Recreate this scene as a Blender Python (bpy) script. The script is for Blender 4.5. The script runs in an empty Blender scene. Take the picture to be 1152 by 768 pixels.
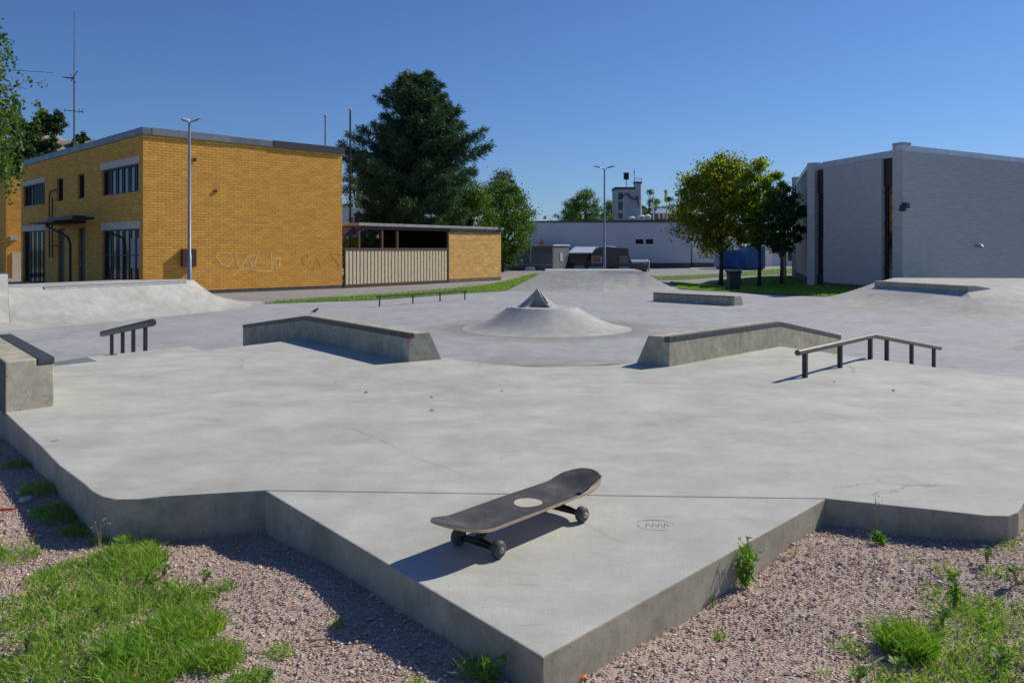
import bpy, math, random
import numpy as np
from mathutils import Matrix, Vector
random.seed(7); RNG = np.random.default_rng(7)
scene = bpy.context.scene
col = scene.collection
R = math.radians
FPX, CX, HY, G = 930.0, 576.0, 280.0, -0.70      # surveyed lens constants; G = level of the skate yard

def gp(x, y, z=G):
    """world point at height z seen at survey mark (x, y)"""
    Y = (1 - z) * FPX / (y - HY)
    return ((x - CX) / FPX * Y, Y, z)

# ------------------------------------------------------------------ materials
def new_mat(name):
    m = bpy.data.materials.new(name); m.use_nodes = True
    nt = m.node_tree; b = nt.nodes['Principled BSDF']
    return m, nt, b
def N(nt, t, **kw):
    n = nt.nodes.new(t)
    for k, v in kw.items():
        if k in n.inputs.keys(): n.inputs[k].default_value = v
        else: setattr(n, k, v)
    return n
def ramp(nt, fac, stops):
    r = nt.nodes.new('ShaderNodeValToRGB'); e = r.color_ramp.elements
    while len(e) < len(stops): e.new(0.5)
    for q, (p, c) in zip(e, stops):
        q.position = p; q.color = (*c, 1) if len(c) == 3 else c
    nt.links.new(fac, r.inputs[0]); return r.outputs[0]
def mix(nt, fac, a, b, mode='MIX'):
    m = nt.nodes.new('ShaderNodeMix'); m.data_type = 'RGBA'; m.blend_type = mode
    for sock, v in ((0, fac), (6, a), (7, b)):
        if hasattr(v, 'is_linked'): nt.links.new(v, m.inputs[sock])
        elif sock == 0: m.inputs[0].default_value = v
        else: m.inputs[sock].default_value = (*v, 1)
    return m.outputs[2]
def coord(nt, scale=(1, 1, 1), kind='Object'):
    tc = nt.nodes.new('ShaderNodeTexCoord'); mp = nt.nodes.new('ShaderNodeMapping')
    mp.inputs['Scale'].default_value = scale
    nt.links.new(tc.outputs[kind], mp.inputs[0]); return mp.outputs[0]
def noise(nt, vec, scale, detail=6, rough=.6, out=0):
    n = N(nt, 'ShaderNodeTexNoise', Scale=scale, Detail=detail, Roughness=rough)
    nt.links.new(vec, n.inputs['Vector']); return n.outputs[out]
def bump(nt, b, h, strength=.3, dist=.01):
    n = N(nt, 'ShaderNodeBump', Strength=strength, Distance=dist)
    nt.links.new(h, n.inputs['Height']); nt.links.new(n.outputs[0], b.inputs['Normal'])
def S(c, k): return tuple(min(1, max(0, v * k)) for v in c)

def simple(name, c, rough=.6, metal=0, var=.15, scale=6, bmp=.0, bs=60, spec=.5):
    m, nt, b = new_mat(name); v = coord(nt)
    n = noise(nt, v, scale)
    cc = ramp(nt, n, [(.3, S(c, 1 - var)), (.7, S(c, 1 + var))])
    nt.links.new(cc, b.inputs['Base Color'])
    b.inputs['Roughness'].default_value = rough; b.inputs['Metallic'].default_value = metal
    b.inputs['Specular IOR Level'].default_value = spec
    if bmp: bump(nt, b, noise(nt, v, bs, 4), bmp, .004)
    return m

def concrete(name, c, stain=(.22, .2, .17), streak=False, fine=220, pits=True, vert=False, stainamt=.45, crack=False, dust=False):
    m, nt, b = new_mat(name); v = coord(nt)
    base = ramp(nt, noise(nt, v, .5, 8, .62), [(.28, S(c, .84)), (.5, c), (.75, S(c, 1.12))])
    base = mix(nt, 1.0, base, ramp(nt, noise(nt, v, 2.7, 9, .7), [(.3, (.80, .80, .785)), (.7, (1.16, 1.16, 1.16))]), 'MULTIPLY')
    warp = mix(nt, .25, v, noise(nt, v, 1.1, 4, .6, 1))
    mp = nt.nodes.new('ShaderNodeMapping'); mp.inputs['Scale'].default_value = (1, 1, .13) if vert else ((.55, 1.7, 1) if streak else (1, 1, 1))
    mp.inputs['Rotation'].default_value = (0, 0, R(24) if streak else 0)
    nt.links.new(warp, mp.inputs[0]); v2 = mp.outputs[0]
    st = ramp(nt, noise(nt, v2, 2.0 if not vert else 3.5, 10, .74), [(.47, (0, 0, 0)), (.78, (stainamt,) * 3)])
    base = mix(nt, st, base, stain)
    lt = ramp(nt, noise(nt, v2, 4.5, 8, .74), [(.54, (0, 0, 0)), (.8, (.4, .4, .4))])
    base = mix(nt, lt, base, S(c, 1.32))
    fn = noise(nt, v, fine, 3, .7)
    base = mix(nt, 1.0, base, ramp(nt, fn, [(.3, (.84, .84, .84)), (.7, (1.13, 1.13, 1.13))]), 'MULTIPLY')
    if vert: base = mix(nt, 1.0, base, ramp(nt, noise(nt, v, 11, 7, .75), [(.32, (.76, .755, .74)), (.52, (1, 1, 1)), (.72, (1.2, 1.19, 1.16))]), 'MULTIPLY')
    # short dark scuffs and specks
    mp2 = nt.nodes.new('ShaderNodeMapping'); mp2.inputs['Scale'].default_value = (1, 5.5, 1) if not vert else (1, 1, 3); mp2.inputs['Rotation'].default_value = (0, 0, R(-32))
    nt.links.new(mix(nt, .08, v, noise(nt, v, 4, 3, .6, 1)), mp2.inputs[0])
    sc = ramp(nt, noise(nt, mp2.outputs[0], 3.2, 5, .6), [(.665, (0, 0, 0)), (.70, (.5, .5, .5))])
    base = mix(nt, sc, base, S(c, .62))
    pitf = None
    if pits:
        for scl, lo, hi, gs in ((30, .05, .12, 8), (9, .018, .035, 2.2)):
            vo = N(nt, 'ShaderNodeTexVoronoi', Scale=scl); nt.links.new(v, vo.inputs['Vector'])
            gate = ramp(nt, noise(nt, v, gs, 3), [(.5 if vert else .53, (0, 0, 0)), (.6, (1, 1, 1))])
            pt = ramp(nt, vo.outputs['Distance'], [(lo * (1.7 if vert else 1), (1, 1, 1)), (hi * (1.7 if vert else 1), (0, 0, 0))])
            f = mix(nt, 1.0, pt, gate, 'MULTIPLY'); base = mix(nt, f, base, S(c, .4))
            pitf = f if pitf is None else mix(nt, 1.0, pitf, f, 'ADD')
    if crack:
        wv = mix(nt, .14, v, noise(nt, v, 3, 7, .72, 1))
        for scl, lo, hi in ((.30, .0006, .0024), (.9, .0012, .004)):
            cv = N(nt, 'ShaderNodeTexVoronoi', Scale=scl, feature='DISTANCE_TO_EDGE'); nt.links.new(wv, cv.inputs['Vector'])
            cr = ramp(nt, cv.outputs['Distance'], [(lo, (1, 1, 1)), (hi, (0, 0, 0))])
            g2 = ramp(nt, noise(nt, v, .9, 3), [(.5 if scl < .5 else .6, (0, 0, 0)), (.64, (.75, .75, .75))])
            base = mix(nt, mix(nt, 1.0, cr, g2, 'MULTIPLY'), base, S(c, .4))
    if dust:
        ge = nt.nodes.new('ShaderNodeNewGeometry')
        for ctr, r0, r1, amt in (((.75, 17.72, G), 1.85, 2.9, .85), ((.45, 9.5, G), 2.2, 3.6, .9), ((-12, 22, G), 3.0, 4.6, .4), ((14.5, 25, G), 4, 6.5, .45)):
            vd = nt.nodes.new('ShaderNodeVectorMath'); vd.operation = 'DISTANCE'; nt.links.new(ge.outputs['Position'], vd.inputs[0]); vd.inputs[1].default_value = ctr
            ad = nt.nodes.new('ShaderNodeMath'); ad.operation = 'MULTIPLY_ADD'; nt.links.new(noise(nt, v, .9, 7, .7), ad.inputs[0]); ad.inputs[1].default_value = 2.4; nt.links.new(vd.outputs['Value'], ad.inputs[2])
            mr = nt.nodes.new('ShaderNodeMapRange'); mr.inputs['From Min'].default_value = r0 + 1.0; mr.inputs['From Max'].default_value = r1 + 1.2; mr.inputs['To Min'].default_value = amt; mr.inputs['To Max'].default_value = 0
            nt.links.new(ad.outputs[0], mr.inputs['Value']); base = mix(nt, mr.outputs[0], base, (.235, .205, .175))
    nt.links.new(base, b.inputs['Base Color'])
    b.inputs['Roughness'].default_value = .84; b.inputs['Specular IOR Level'].default_value = .3
    h = mix(nt, .35, noise(nt, v, 14, 8, .65), fn)
    if pitf is not None: h = mix(nt, pitf, h, (0, 0, 0))
    bump(nt, b, h, .3, .007)
    return m

def brick(name, c1, c2, mortar, course=.1, length=.3, msize=.012, weather=.2):
    m, nt, b = new_mat(name); v = coord(nt, kind='UV')
    br = nt.nodes.new('ShaderNodeTexBrick')
    br.inputs['Scale'].default_value = 1; br.inputs['Brick Width'].default_value = length
    br.inputs['Row Height'].default_value = course; br.inputs['Mortar Size'].default_value = msize
    br.inputs['Mortar Smooth'].default_value = .3; br.inputs['Bias'].default_value = 0
    br.inputs['Color1'].default_value = (*c1, 1); br.inputs['Color2'].default_value = (*c2, 1)
    br.inputs['Mortar'].default_value = (*mortar, 1)
    nt.links.new(v, br.inputs['Vector'])
    w = noise(nt, v, .7, 8, .65)
    base = mix(nt, ramp(nt, w, [(.35, (0, 0, 0)), (.8, (weather, weather, weather))]), br.outputs['Color'], S(c1, .6))
    v4 = coord(nt, (1 / (length * 1.02), 1 / course, 1), 'UV'); wn = N(nt, 'ShaderNodeTexWhiteNoise'); fl = nt.nodes.new('ShaderNodeVectorMath'); fl.operation = 'FLOOR'; nt.links.new(v4, fl.inputs[0]); nt.links.new(fl.outputs[0], wn.inputs['Vector'])
    base = mix(nt, 1.0, base, ramp(nt, wn.outputs['Value'], [(0, (1 - weather * .9,) * 3), (1, (1 + weather * .7,) * 3)]), 'MULTIPLY')
    v3 = coord(nt, (.25, 3, 1), 'UV')
    base = mix(nt, ramp(nt, noise(nt, v3, 3, 5, .6), [(.5, (0, 0, 0)), (.8, (.25, .25, .25))]), base, S(c2, 1.35))
    nt.links.new(base, b.inputs['Base Color']); b.inputs['Roughness'].default_value = .85
    b.inputs['Specular IOR Level'].default_value = .25
    inv = nt.nodes.new('ShaderNodeMath'); inv.operation = 'SUBTRACT'; inv.inputs[0].default_value = 1
    nt.links.new(br.outputs['Fac'], inv.inputs[1]); bump(nt, b, inv.outputs[0], .8, .012)
    return m

def leafmat(name, stops, trans=.35, rough=.55):
    m, nt, b = new_mat(name)
    g = nt.nodes.new('ShaderNodeNewGeometry')
    c = ramp(nt, g.outputs['Random Per Island'], stops)
    nt.links.new(c, b.inputs['Base Color']); b.inputs['Roughness'].default_value = rough
    b.inputs['Specular IOR Level'].default_value = .3
    t = nt.nodes.new('ShaderNodeBsdfTranslucent')
    c2 = mix(nt, 1.0, c, (1.6, 1.7, .6), 'MULTIPLY'); nt.links.new(c2, t.inputs[0])
    mx = nt.nodes.new('ShaderNodeMixShader'); mx.inputs[0].default_value = trans
    nt.links.new(b.outputs[0], mx.inputs[1]); nt.links.new(t.outputs[0], mx.inputs[2])
    nt.links.new(mx.outputs[0], nt.nodes['Material Output'].inputs[0]); return m

def glass(name, c=(.02, .025, .03)):
    m, nt, b = new_mat(name)
    b.inputs['Base Color'].default_value = (*c, 1); b.inputs['Roughness'].default_value = .06
    b.inputs['Specular IOR Level'].default_value = .6
    v = coord(nt); bump(nt, b, noise(nt, v, 1.3, 2), .05, .05); return m

M = dict(
    slab=concrete('slab_concrete', (.485, .49, .445), (.31, .305, .265), streak=True, stainamt=.62, crack=True),
    wallc=concrete('formed_concrete', (.45, .42, .33), (.15, .135, .09), vert=True, stainamt=.6),
    ramp=concrete('ramp_concrete', (.455, .45, .425), (.27, .265, .235), stainamt=.7, fine=120),
    pad=concrete('worn_asphalt', (.375, .382, .395), (.27, .265, .255), stainamt=.55, fine=90, pits=False, crack=True, dust=True),
    asphalt=concrete('path_asphalt', (.29, .28, .275), (.19, .18, .175), stainamt=.5, fine=60, pits=False),
    soil=concrete('gravel_soil', (.45, .37, .32), (.30, .24, .20), stainamt=.6, fine=150, pits=False),
    earth=simple('far_earth', (.09, .12, .05), .9, var=.3, scale=.3),
    steel=simple('worn_steel', (.085, .085, .085), .5, .35, .35, 18, .1, 90),
    steel2=simple('black_steel', (.03, .031, .034), .5, .1, .3, 14, .1, 90),
    railtop=simple('rubbed_steel', (.11, .105, .095), .5, .5, .3, 25, .1, 120),
    coping=simple('coping_steel', (.12, .13, .15), .4, .6, .3, 15),
    ybrick=brick('ochre_brick', (.93, .475, .095), (.82, .40, .07), (.50, .26, .07), weather=.13),
    ybrick2=brick('light_ochre_brick', (.90, .53, .17), (.78, .45, .14), (.56, .37, .17)),
    wbrick=brick('white_brick', (.57, .57, .56), (.545, .545, .54), (.45, .45, .45), .1, .3, .010, .05),
    fascia=simple('metal_fascia', (.20, .215, .24), .45, .5, .25, 2.0),
    fascia_w=simple('pale_metal_fascia', (.58, .61, .68), .4, .3, .15, 2.0),
    lintel=simple('pale_lintel', (.62, .56, .46), .8, 0, .12, 4),
    dark=simple('dark_paint', (.018, .018, .020), .5, 0, .2, 6),
    frame=simple('window_frame', (.05, .055, .06), .5, 0, .2, 6),
    glass=glass('window_glass'), pane_reflection=simple('reflection_paint', (.4, .42, .42), .8),
    plinth=simple('plinth', (.10, .10, .105), .85, 0, .3, 6),
    plinth2=simple('plinth_brown', (.16, .12, .10), .85, 0, .3, 6),
    brown=simple('brown_paint', (.105, .050, .042), .6, 0, .2, 8),
    cream=simple('cream_boards', (.70, .60, .42), .75, 0, .15, 10),
    gap=simple('board_gap', (.10, .075, .05), .9),
    roofgrey=simple('roof_felt', (.34, .35, .36), .8, 0, .2, 3),
    white=simple('white_paint', (.75, .75, .73), .7, 0, .08, 3),
    wallgrey=simple('grey_render', (.62, .63, .65), .8, 0, .07, .6, .15, 12),
    towerw=simple('tower_render', (.50, .50, .53), .8, 0, .25, .8),
    dgrey=simple('dark_grey_cladding', (.075, .08, .085), .6, 0, .15, 3),
    mgrey=simple('mid_grey_cladding', (.115, .125, .14), .6, 0, .15, 3),
    lgrey=simple('light_grey_metal', (.42, .44, .45), .5, .2, .12, 3),
    cyan=simple('pale_blue_panel', (.16, .42, .55), .6), blue=simple('blue_container', (.035, .13, .36), .5, .1, .2, 1),
    orange=simple('brown_poster', (.25, .12, .07), .7), yellow=simple('yellow_cloth', (.75, .55, .03), .7),
    warn=simple('warning_orange', (.35, .14, .02), .7),
    galv=simple('galvanised_steel', (.30, .33, .36), .45, .6, .15, 8),
    lamphead=simple('lamp_casing', (.30, .30, .30), .5, .3, .15, 8),
    bark=simple('bark', (.07, .055, .042), .95, 0, .4, 12, .6, 30),
    pinebark=simple('pine_bark', (.12, .075, .05), .95, 0, .4, 8, .6, 20),
    binm=simple('bin_plastic', (.022, .024, .024), .45, 0, .15, 5),
    signred=simple('dark_red_box', (.10, .025, .018), .6, 0, .2, 6),
    rock=simple('hill_rock', (.27, .24, .20), .95, 0, .35, .25),
    lawn=simple('lawn_green', (.055, .125, .012), .9, 0, .35, 2.5, .3, 20),
    pane=simple('pale_pane', (.45, .5, .55), .3),
    chalk=simple('pale_paint_mark', (.93, .58, .20), .9), soot=simple('dark_paint_mark', (.58, .30, .06), .9),
    teal=simple('teal_mark', (.41, .46, .405), .9), redm=simple('red_mark', (.5, .12, .12), .9),
    pink=simple('pink_mark', (.55, .12, .22), .9), yel=simple('yellow_mark', (.45, .40, .06), .9),
    green=simple('green_paint', (.045, .10, .065), .6),
    redplastic=simple('red_plastic', (.65, .02, .02), .4), bluepl=simple('blue_plastic', (.05, .2, .5), .4),
    orangepl=simple('orange_plastic', (.7, .15, .02), .4),
    pale_stone=simple('pale_stone', (.42, .42, .42), .85, 0, .2, 20, .3, 60),
    dead=simple('dry_wood', (.20, .13, .08), .9, 0, .3, 20),
    grip=None, maple=simple('maple_ply', (.55, .36, .17), .5, 0, .15, 30, .05, 200),
    wheel=simple('dusty_urethane', (.075, .075, .075), .6, 0, .35, 40), hub=simple('bearing_steel', (.45, .45, .45), .35, .8),
    truck=simple('black_truck', (.02, .02, .022), .45, .4), discm=simple('wood_disc', (.52, .47, .38), .7, 0, .2, 40),
    leafy=simple('yellow_leaf', (.62, .48, .14), .8),
    birdm=simple('dark_plumage', (.035, .035, .04), .7),
)
# griptape
m, nt, b = new_mat('griptape'); v = coord(nt)
c = ramp(nt, noise(nt, v, 9, 8, .7), [(.35, (.028, .028, .030)), (.55, (.06, .06, .062)), (.72, (.14, .138, .135))])
rust = ramp(nt, noise(nt, v, 34, 3, .5), [(.68, (0, 0, 0)), (.74, (.5, .5, .5))])
c = mix(nt, rust, c, (.13, .085, .06))
c = mix(nt, 1.0, c, ramp(nt, noise(nt, v, 900, 2), [(.35, (.6, .6, .6)), (.7, (1.5, 1.5, 1.5))]), 'MULTIPLY')
nt.links.new(c, b.inputs['Base Color']); b.inputs['Roughness'].default_value = .75
bump(nt, b, noise(nt, v, 900, 2), .6, .001); M['grip'] = m
# gravel stones: colour by stone
m, nt, b = new_mat('gravel_stone'); g = nt.nodes.new('ShaderNodeNewGeometry')
c = ramp(nt, g.outputs['Random Per Island'], [(0, (.30, .25, .235)), (.2, (.42, .31, .27)), (.4, (.50, .42, .385)), (.55, (.38, .355, .35)), (.66, (.50, .27, .20)), (.74, (.52, .33, .27)), (.85, (.60, .55, .53)), (.95, (.20, .175, .175)), (1, (.66, .62, .6))])
c = mix(nt, 1.0, c, ramp(nt, noise(nt, coord(nt), 180, 4), [(.3, (1.05, .98, .88)), (.7, (1.5, 1.4, 1.26))]), 'MULTIPLY')
nt.links.new(c, b.inputs['Base Color']); b.inputs['Roughness'].default_value = .85; M['stone'] = m
M['grass'] = leafmat('grass_blades', [(0, (.08, .19, .016)), (.4, (.16, .33, .03)), (.70, (.27, .46, .055)), (.88, (.33, .42, .09)), (1, (.55, .48, .24))], .35)
M['weed'] = leafmat('weed_leaves', [(0, (.07, .19, .015)), (.6, (.12, .28, .02)), (1, (.2, .34, .04))], .4)
M['straw'] = leafmat('dry_stalks', [(0, (.26, .22, .12)), (1, (.38, .33, .2))], .2)
M['pine'] = leafmat('pine_needles', [(0, (0.032, 0.074, 0.038)), (.6, (0.056, 0.126, 0.060)), (1, (0.105, 0.201, 0.088))], .12)
M['fol_dark'] = leafmat('dark_foliage', [(0, (0.021, 0.051, 0.015)), (.6, (0.039, 0.087, 0.021)), (1, (0.075, 0.135, 0.030))], .2)
M['fol_mid'] = leafmat('mid_foliage', [(0, (0.042, 0.098, 0.014)), (.6, (0.077, 0.161, 0.022)), (1, (0.140, 0.224, 0.039))], .3)
M['fol_grey'] = leafmat('grey_foliage', [(0, (0.063, 0.091, 0.042)), (.6, (0.098, 0.133, 0.063)), (1, (0.154, 0.189, 0.098))], .25)
M['fol_autumn'] = leafmat('turning_foliage', [(0, (0.075, 0.13, 0.018)), (.5, (0.14, 0.21, 0.028)), (.82, (0.25, 0.28, 0.04)), (.92, (.32, .21, .03)), (1, (.42, .22, .04))], .52)
M['fol_lime'] = leafmat('lime_foliage', [(0, (.11, .18, .014)), (.6, (.20, .29, .024)), (1, (.36, .40, .05))], .5)
M['fol_birch'] = leafmat('birch_foliage', [(0, (.035, .08, .012)), (.6, (.075, .14, .02)), (1, (.15, .2, .04))], .4)

# ------------------------------------------------------------------ mesh building
class MB:
    def __init__(s): s.v = []; s.f = []
    def add(s, vs, fs):
        o = len(s.v); s.v += [tuple(map(float, p)) for p in vs]; s.f += [tuple(i + o for i in f) for f in fs]; return s
    def hexa(s, p):   # 8 points: bottom 4 ccw, top 4 ccw
        return s.add(p, [(3, 2, 1, 0), (4, 5, 6, 7), (0, 1, 5, 4), (1, 2, 6, 5), (2, 3, 7, 6), (3, 0, 4, 7)])
    def box(s, c, d, a=0.0):
        ca, sa = math.cos(a), math.sin(a); P = []
        for z in (-.5, .5):
            for x, y in ((-.5, -.5), (.5, -.5), (.5, .5), (-.5, .5)):
                X, Y = x * d[0], y * d[1]
                P.append((c[0] + X * ca - Y * sa, c[1] + X * sa + Y * ca, c[2] + z * d[2]))
        return s.hexa(P)
    def prism(s, poly, z0, z1):
        n = len(poly)
        z0f = z0 if callable(z0) else (lambda x, y: z0); z1f = z1 if callable(z1) else (lambda x, y: z1)
        vs = [(p[0], p[1], z0f(*p[:2])) for p in poly] + [(p[0], p[1], z1f(*p[:2])) for p in poly]
        fs = [tuple(range(n - 1, -1, -1)), tuple(range(n, 2 * n))] + [(i, (i + 1) % n, n + (i + 1) % n, n + i) for i in range(n)]
        return s.add(vs, fs)
    def tube(s, pts, r, n=10, cap=True):
        pts = [Vector(p) for p in pts]; rs = r if isinstance(r, (list, tuple)) else [r] * len(pts)
        vs = []; fs = []
        t0 = (pts[1] - pts[0]).normalized(); u = t0.orthogonal().normalized()
        for i, p in enumerate(pts):
            t = (pts[min(i + 1, len(pts) - 1)] - pts[max(i - 1, 0)]).normalized()
            u = (u - t * u.dot(t)).normalized(); w = t.cross(u)
            for k in range(n):
                a = 2 * math.pi * k / n; vs.append(p + (u * math.cos(a) + w * math.sin(a)) * rs[i])
        for i in range(len(pts) - 1):
            for k in range(n):
                a, b2 = i * n + k, i * n + (k + 1) % n; fs.append((a, b2, b2 + n, a + n))
        if cap: fs.append(tuple(range(n - 1, -1, -1))); fs.append(tuple(range((len(pts) - 1) * n, len(pts) * n)))
        return s.add(vs, fs)
    def rings(s, rings, closed=True, cap=True):
        n = len(rings[0]); vs = [p for r in rings for p in r]; fs = []
        for i in range(len(rings) - 1):
            for k in range(n if closed else n - 1):
                a, b2 = i * n + k, i * n + (k + 1) % n; fs.append((a, b2, b2 + n, a + n))
        if cap and closed: fs.append(tuple(range(n - 1, -1, -1))); fs.append(tuple(range((len(rings) - 1) * n, len(rings) * n)))
        return s.add(vs, fs)
    def lathe(s, prof, c, n=24, cap=True):
        return s.rings([[(c[0] + r * math.cos(2 * math.pi * k / n), c[1] + r * math.sin(2 * math.pi * k / n), c[2] + z) for k in range(n)] for r, z in prof], True, cap)

def root_of(o):
    while o.parent: o = o.parent
    return o
def link(name, mesh, mat, parent=None):
    o = bpy.data.objects.new(name, mesh); col.objects.link(o)
    if mat: mesh.materials.append(mat)
    if parent: o.parent = parent
    return o
def boxuv(me):
    uvl = me.uv_layers.new(name='UVMap')
    for p in me.polygons:
        n = p.normal
        for li in p.loop_indices:
            co = me.vertices[me.loops[li].vertex_index].co
            if abs(n.z) > .7: uv = (co.x, co.y)
            else:
                l = math.hypot(n.x, n.y); tx, ty = -n.y / l, n.x / l
                uv = (co.x * tx + co.y * ty, co.z)
            uvl.data[li].uv = uv
def obj(name, mb, mat, parent=None, origin=None, bevel=0, smooth=False, uv=False, fix=True):
    """mb in world coordinates; placed under its root or, at top level, given an origin at its base"""
    vs = np.array(mb.v, dtype=np.float64)
    if parent is not None:
        Mi = np.array((Matrix.LocRotScale(root_of(parent).location, root_of(parent).rotation_euler, None)).inverted())
        vs = vs @ Mi[:3, :3].T + Mi[:3, 3]; org = None
    else:
        org = origin if origin is not None else ((vs[:, 0].min() + vs[:, 0].max()) / 2, (vs[:, 1].min() + vs[:, 1].max()) / 2, vs[:, 2].min())
        vs = vs - np.array(org)
    me = bpy.data.meshes.new(name); me.from_pydata(vs.tolist(), [], mb.f); me.update()
    if fix:
        import bmesh
        bm = bmesh.new(); bm.from_mesh(me); bmesh.ops.recalc_face_normals(bm, faces=bm.faces); bm.to_mesh(me); bm.free()
    if uv: boxuv(me)
    if smooth:
        me.polygons.foreach_set('use_smooth', [True] * len(me.polygons))
    o = link(name, me, mat, parent)
    if org is not None: o.location = org
    if bevel:
        b = o.modifiers.new('bevel', 'BEVEL'); b.width = bevel; b.segments = 2; b.limit_method = 'ANGLE'; b.angle_limit = R(35)
    if smooth and smooth != 'all':
        try:
            me.set_sharp_from_angle(angle=R(float(smooth) if smooth is not True else 40))
        except Exception: pass
    return o
def tag(o, label, cat, group=None):
    o['label'] = label; o['category'] = cat
    if group: o['group'] = group
    return o
def struct(o): o['kind'] = 'structure'; return o
def stuff(o, label, cat):
    tag(o, label, cat); o['kind'] = 'stuff'; return o
def thing(name, label, cat, loc, rotz=0, group=None):
    o = bpy.data.objects.new(name, None); col.objects.link(o); o.empty_display_size = .3
    o.location = loc; o.rotation_euler = (0, 0, rotz); return tag(o, label, cat, group)
def quads_mesh(name, Q, mat, parent=None, loc=(0, 0, 0)):
    """Q: (n,4,3) array of separate quads"""
    Q = np.asarray(Q, dtype=np.float32); n = len(Q)
    me = bpy.data.meshes.new(name); me.vertices.add(4 * n); me.loops.add(4 * n); me.polygons.add(n)
    me.vertices.foreach_set('co', Q.reshape(-1)); me.loops.foreach_set('vertex_index', np.arange(4 * n, dtype=np.int32))
    me.polygons.foreach_set('loop_start', np.arange(0, 4 * n, 4, dtype=np.int32))
    me.update(); me.validate()
    o = link(name, me, mat, parent)
    if parent is None: o.location = loc
    return o
def unit(a): return a / np.maximum(1e-9, np.linalg.norm(a, axis=-1, keepdims=True))
def leaves(c, L, W, rng=RNG, up=0.0):
    """diamond leaves at centres c"""
    n = len(c); a = unit(rng.normal(size=(n, 3)) + np.array([0, 0, -up])); t = unit(rng.normal(size=(n, 3)))
    b = unit(np.cross(a, t)); s = rng.uniform(.7, 1.3, (n, 1))
    a = a * L / 2 * s; b = b * W / 2 * s
    return np.stack([c - a, c + b, c + a, c - b], 1)
def blades(base, d, L, W, rng=RNG):
    """pointed blades from base along d, two quads each (bent)"""
    n = len(base); d = unit(d); L = np.broadcast_to(np.asarray(L, float).reshape(-1, 1), (n, 1)); W = np.broadcast_to(np.asarray(W, float).reshape(-1, 1), (n, 1))
    side = unit(np.cross(d, rng.normal(size=(n, 3)))) * W / 2
    bend = np.concatenate([unit(d[:, :2] + 1e-6) * .2, -np.full((n, 1), .10)], 1) * L
    m = base + d * L * .55; tip = base + d * L + bend
    Q1 = np.stack([base - side * .7, base + side * .7, m + side, m - side], 1)
    Q2 = np.stack([m - side, m + side, tip + side * .08, tip - side * .08], 1)
    return Q1, Q2
def blade_mesh(name, Q1, Q2, mat, parent=None):
    """joined two-quad blades sharing the middle edge, so each blade is one island"""
    n = len(Q1); V = np.concatenate([Q1, Q2[:, 2:4]], 1).astype(np.float32)  # b-,b+,m+,m-,t+,t-
    idx = (np.arange(n)[:, None] * 6 + np.array([0, 1, 2, 3, 3, 2, 4, 5])[None]).astype(np.int32)
    me = bpy.data.meshes.new(name); me.vertices.add(6 * n); me.loops.add(8 * n); me.polygons.add(2 * n)
    me.vertices.foreach_set('co', V.reshape(-1)); me.loops.foreach_set('vertex_index', idx.reshape(-1))
    me.polygons.foreach_set('loop_start', np.arange(0, 8 * n, 4, dtype=np.int32)); me.update()
    return link(name, me, mat, parent)

# ------------------------------------------------------------------ world, sun, camera
SUN_AZ, SUN_EL = 33.0, 38.0      # azimuth from +X towards +Y
w = bpy.data.worlds.new('World'); scene.world = w; w.use_nodes = True
nt = w.node_tree; bg = nt.nodes['Background']; sky = nt.nodes.new('ShaderNodeTexSky')
sky.sky_type = 'NISHITA'; sky.sun_disc = False; sky.sun_elevation = R(SUN_EL); sky.sun_rotation = R(90 - SUN_AZ)
sky.air_density = 1.0; sky.dust_density = .25; sky.ozone_density = 3.2; sky.altitude = 50
tint = mix(nt, 1.0, sky.outputs[0], (.485, .665, .985), 'MULTIPLY'); nt.links.new(tint, bg.inputs[0]); bg.inputs[1].default_value = .092
sl = bpy.data.lights.new('sun', 'SUN'); sl.energy = 4.45; sl.angle = R(.53); sl.color = (1, .925, .79)
so = bpy.data.objects.new('sun', sl); col.objects.link(so)
sd = Vector((math.cos(R(SUN_AZ)) * math.cos(R(SUN_EL)), math.sin(R(SUN_AZ)) * math.cos(R(SUN_EL)), math.sin(R(SUN_EL))))
so.rotation_euler = sd.to_track_quat('Z', 'Y').to_euler(); so.location = (20, 20, 30)
cam = bpy.data.cameras.new('camera'); co = bpy.data.objects.new('camera', cam); col.objects.link(co)
co.location = (0, 0, 1); co.rotation_euler = (R(90), 0, 0)
cam.sensor_width = 36; cam.lens = 36 * FPX / 1152; cam.shift_y = -(384 - HY) / 1152; cam.clip_end = 5000; cam.clip_start = .05
cam.dof.use_dof = True; cam.dof.focus_distance = 3.6; cam.dof.aperture_fstop = 9
scene.camera = co
scene.view_settings.view_transform = 'Standard'; scene.view_settings.look = 'None'
scene.view_settings.exposure = .0; scene.view_settings.gamma = 1

# ------------------------------------------------------------------ ground levels
def sstep(a, b, x):
    t = np.clip((x - a) / (b - a), 0, 1); return t * t * (3 - 2 * t)
def gz(x, y):
    x = np.asarray(x, float); y = np.asarray(y, float)
    z = -.125 + .03 * sstep(.8, 1.8, x) - .015 * sstep(-.3, -1.2, x) * 1
    z = z - .045 * np.exp(-((x + 1.2) / .75) ** 2 - ((y - 3.35) / .35) ** 2)
    z = z + .012 * np.sin(3.1 * x + 1.3) * np.cos(2.7 * y) + .008 * np.sin(7.3 * x - 2 * y) + .006 * np.sin(11 * y + 5 * x)
    z = z + .03 * np.exp(-((x + 1.25) ** 2 + (y - 2.25) ** 2) / .3)
    far = sstep(4.6, 8.5, y); edge = np.maximum(sstep(6, 9.5, np.abs(x)), sstep(-1, -3.5, y))
    return z * (1 - np.maximum(far, edge)) + (-.78) * np.maximum(far, edge)

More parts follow.
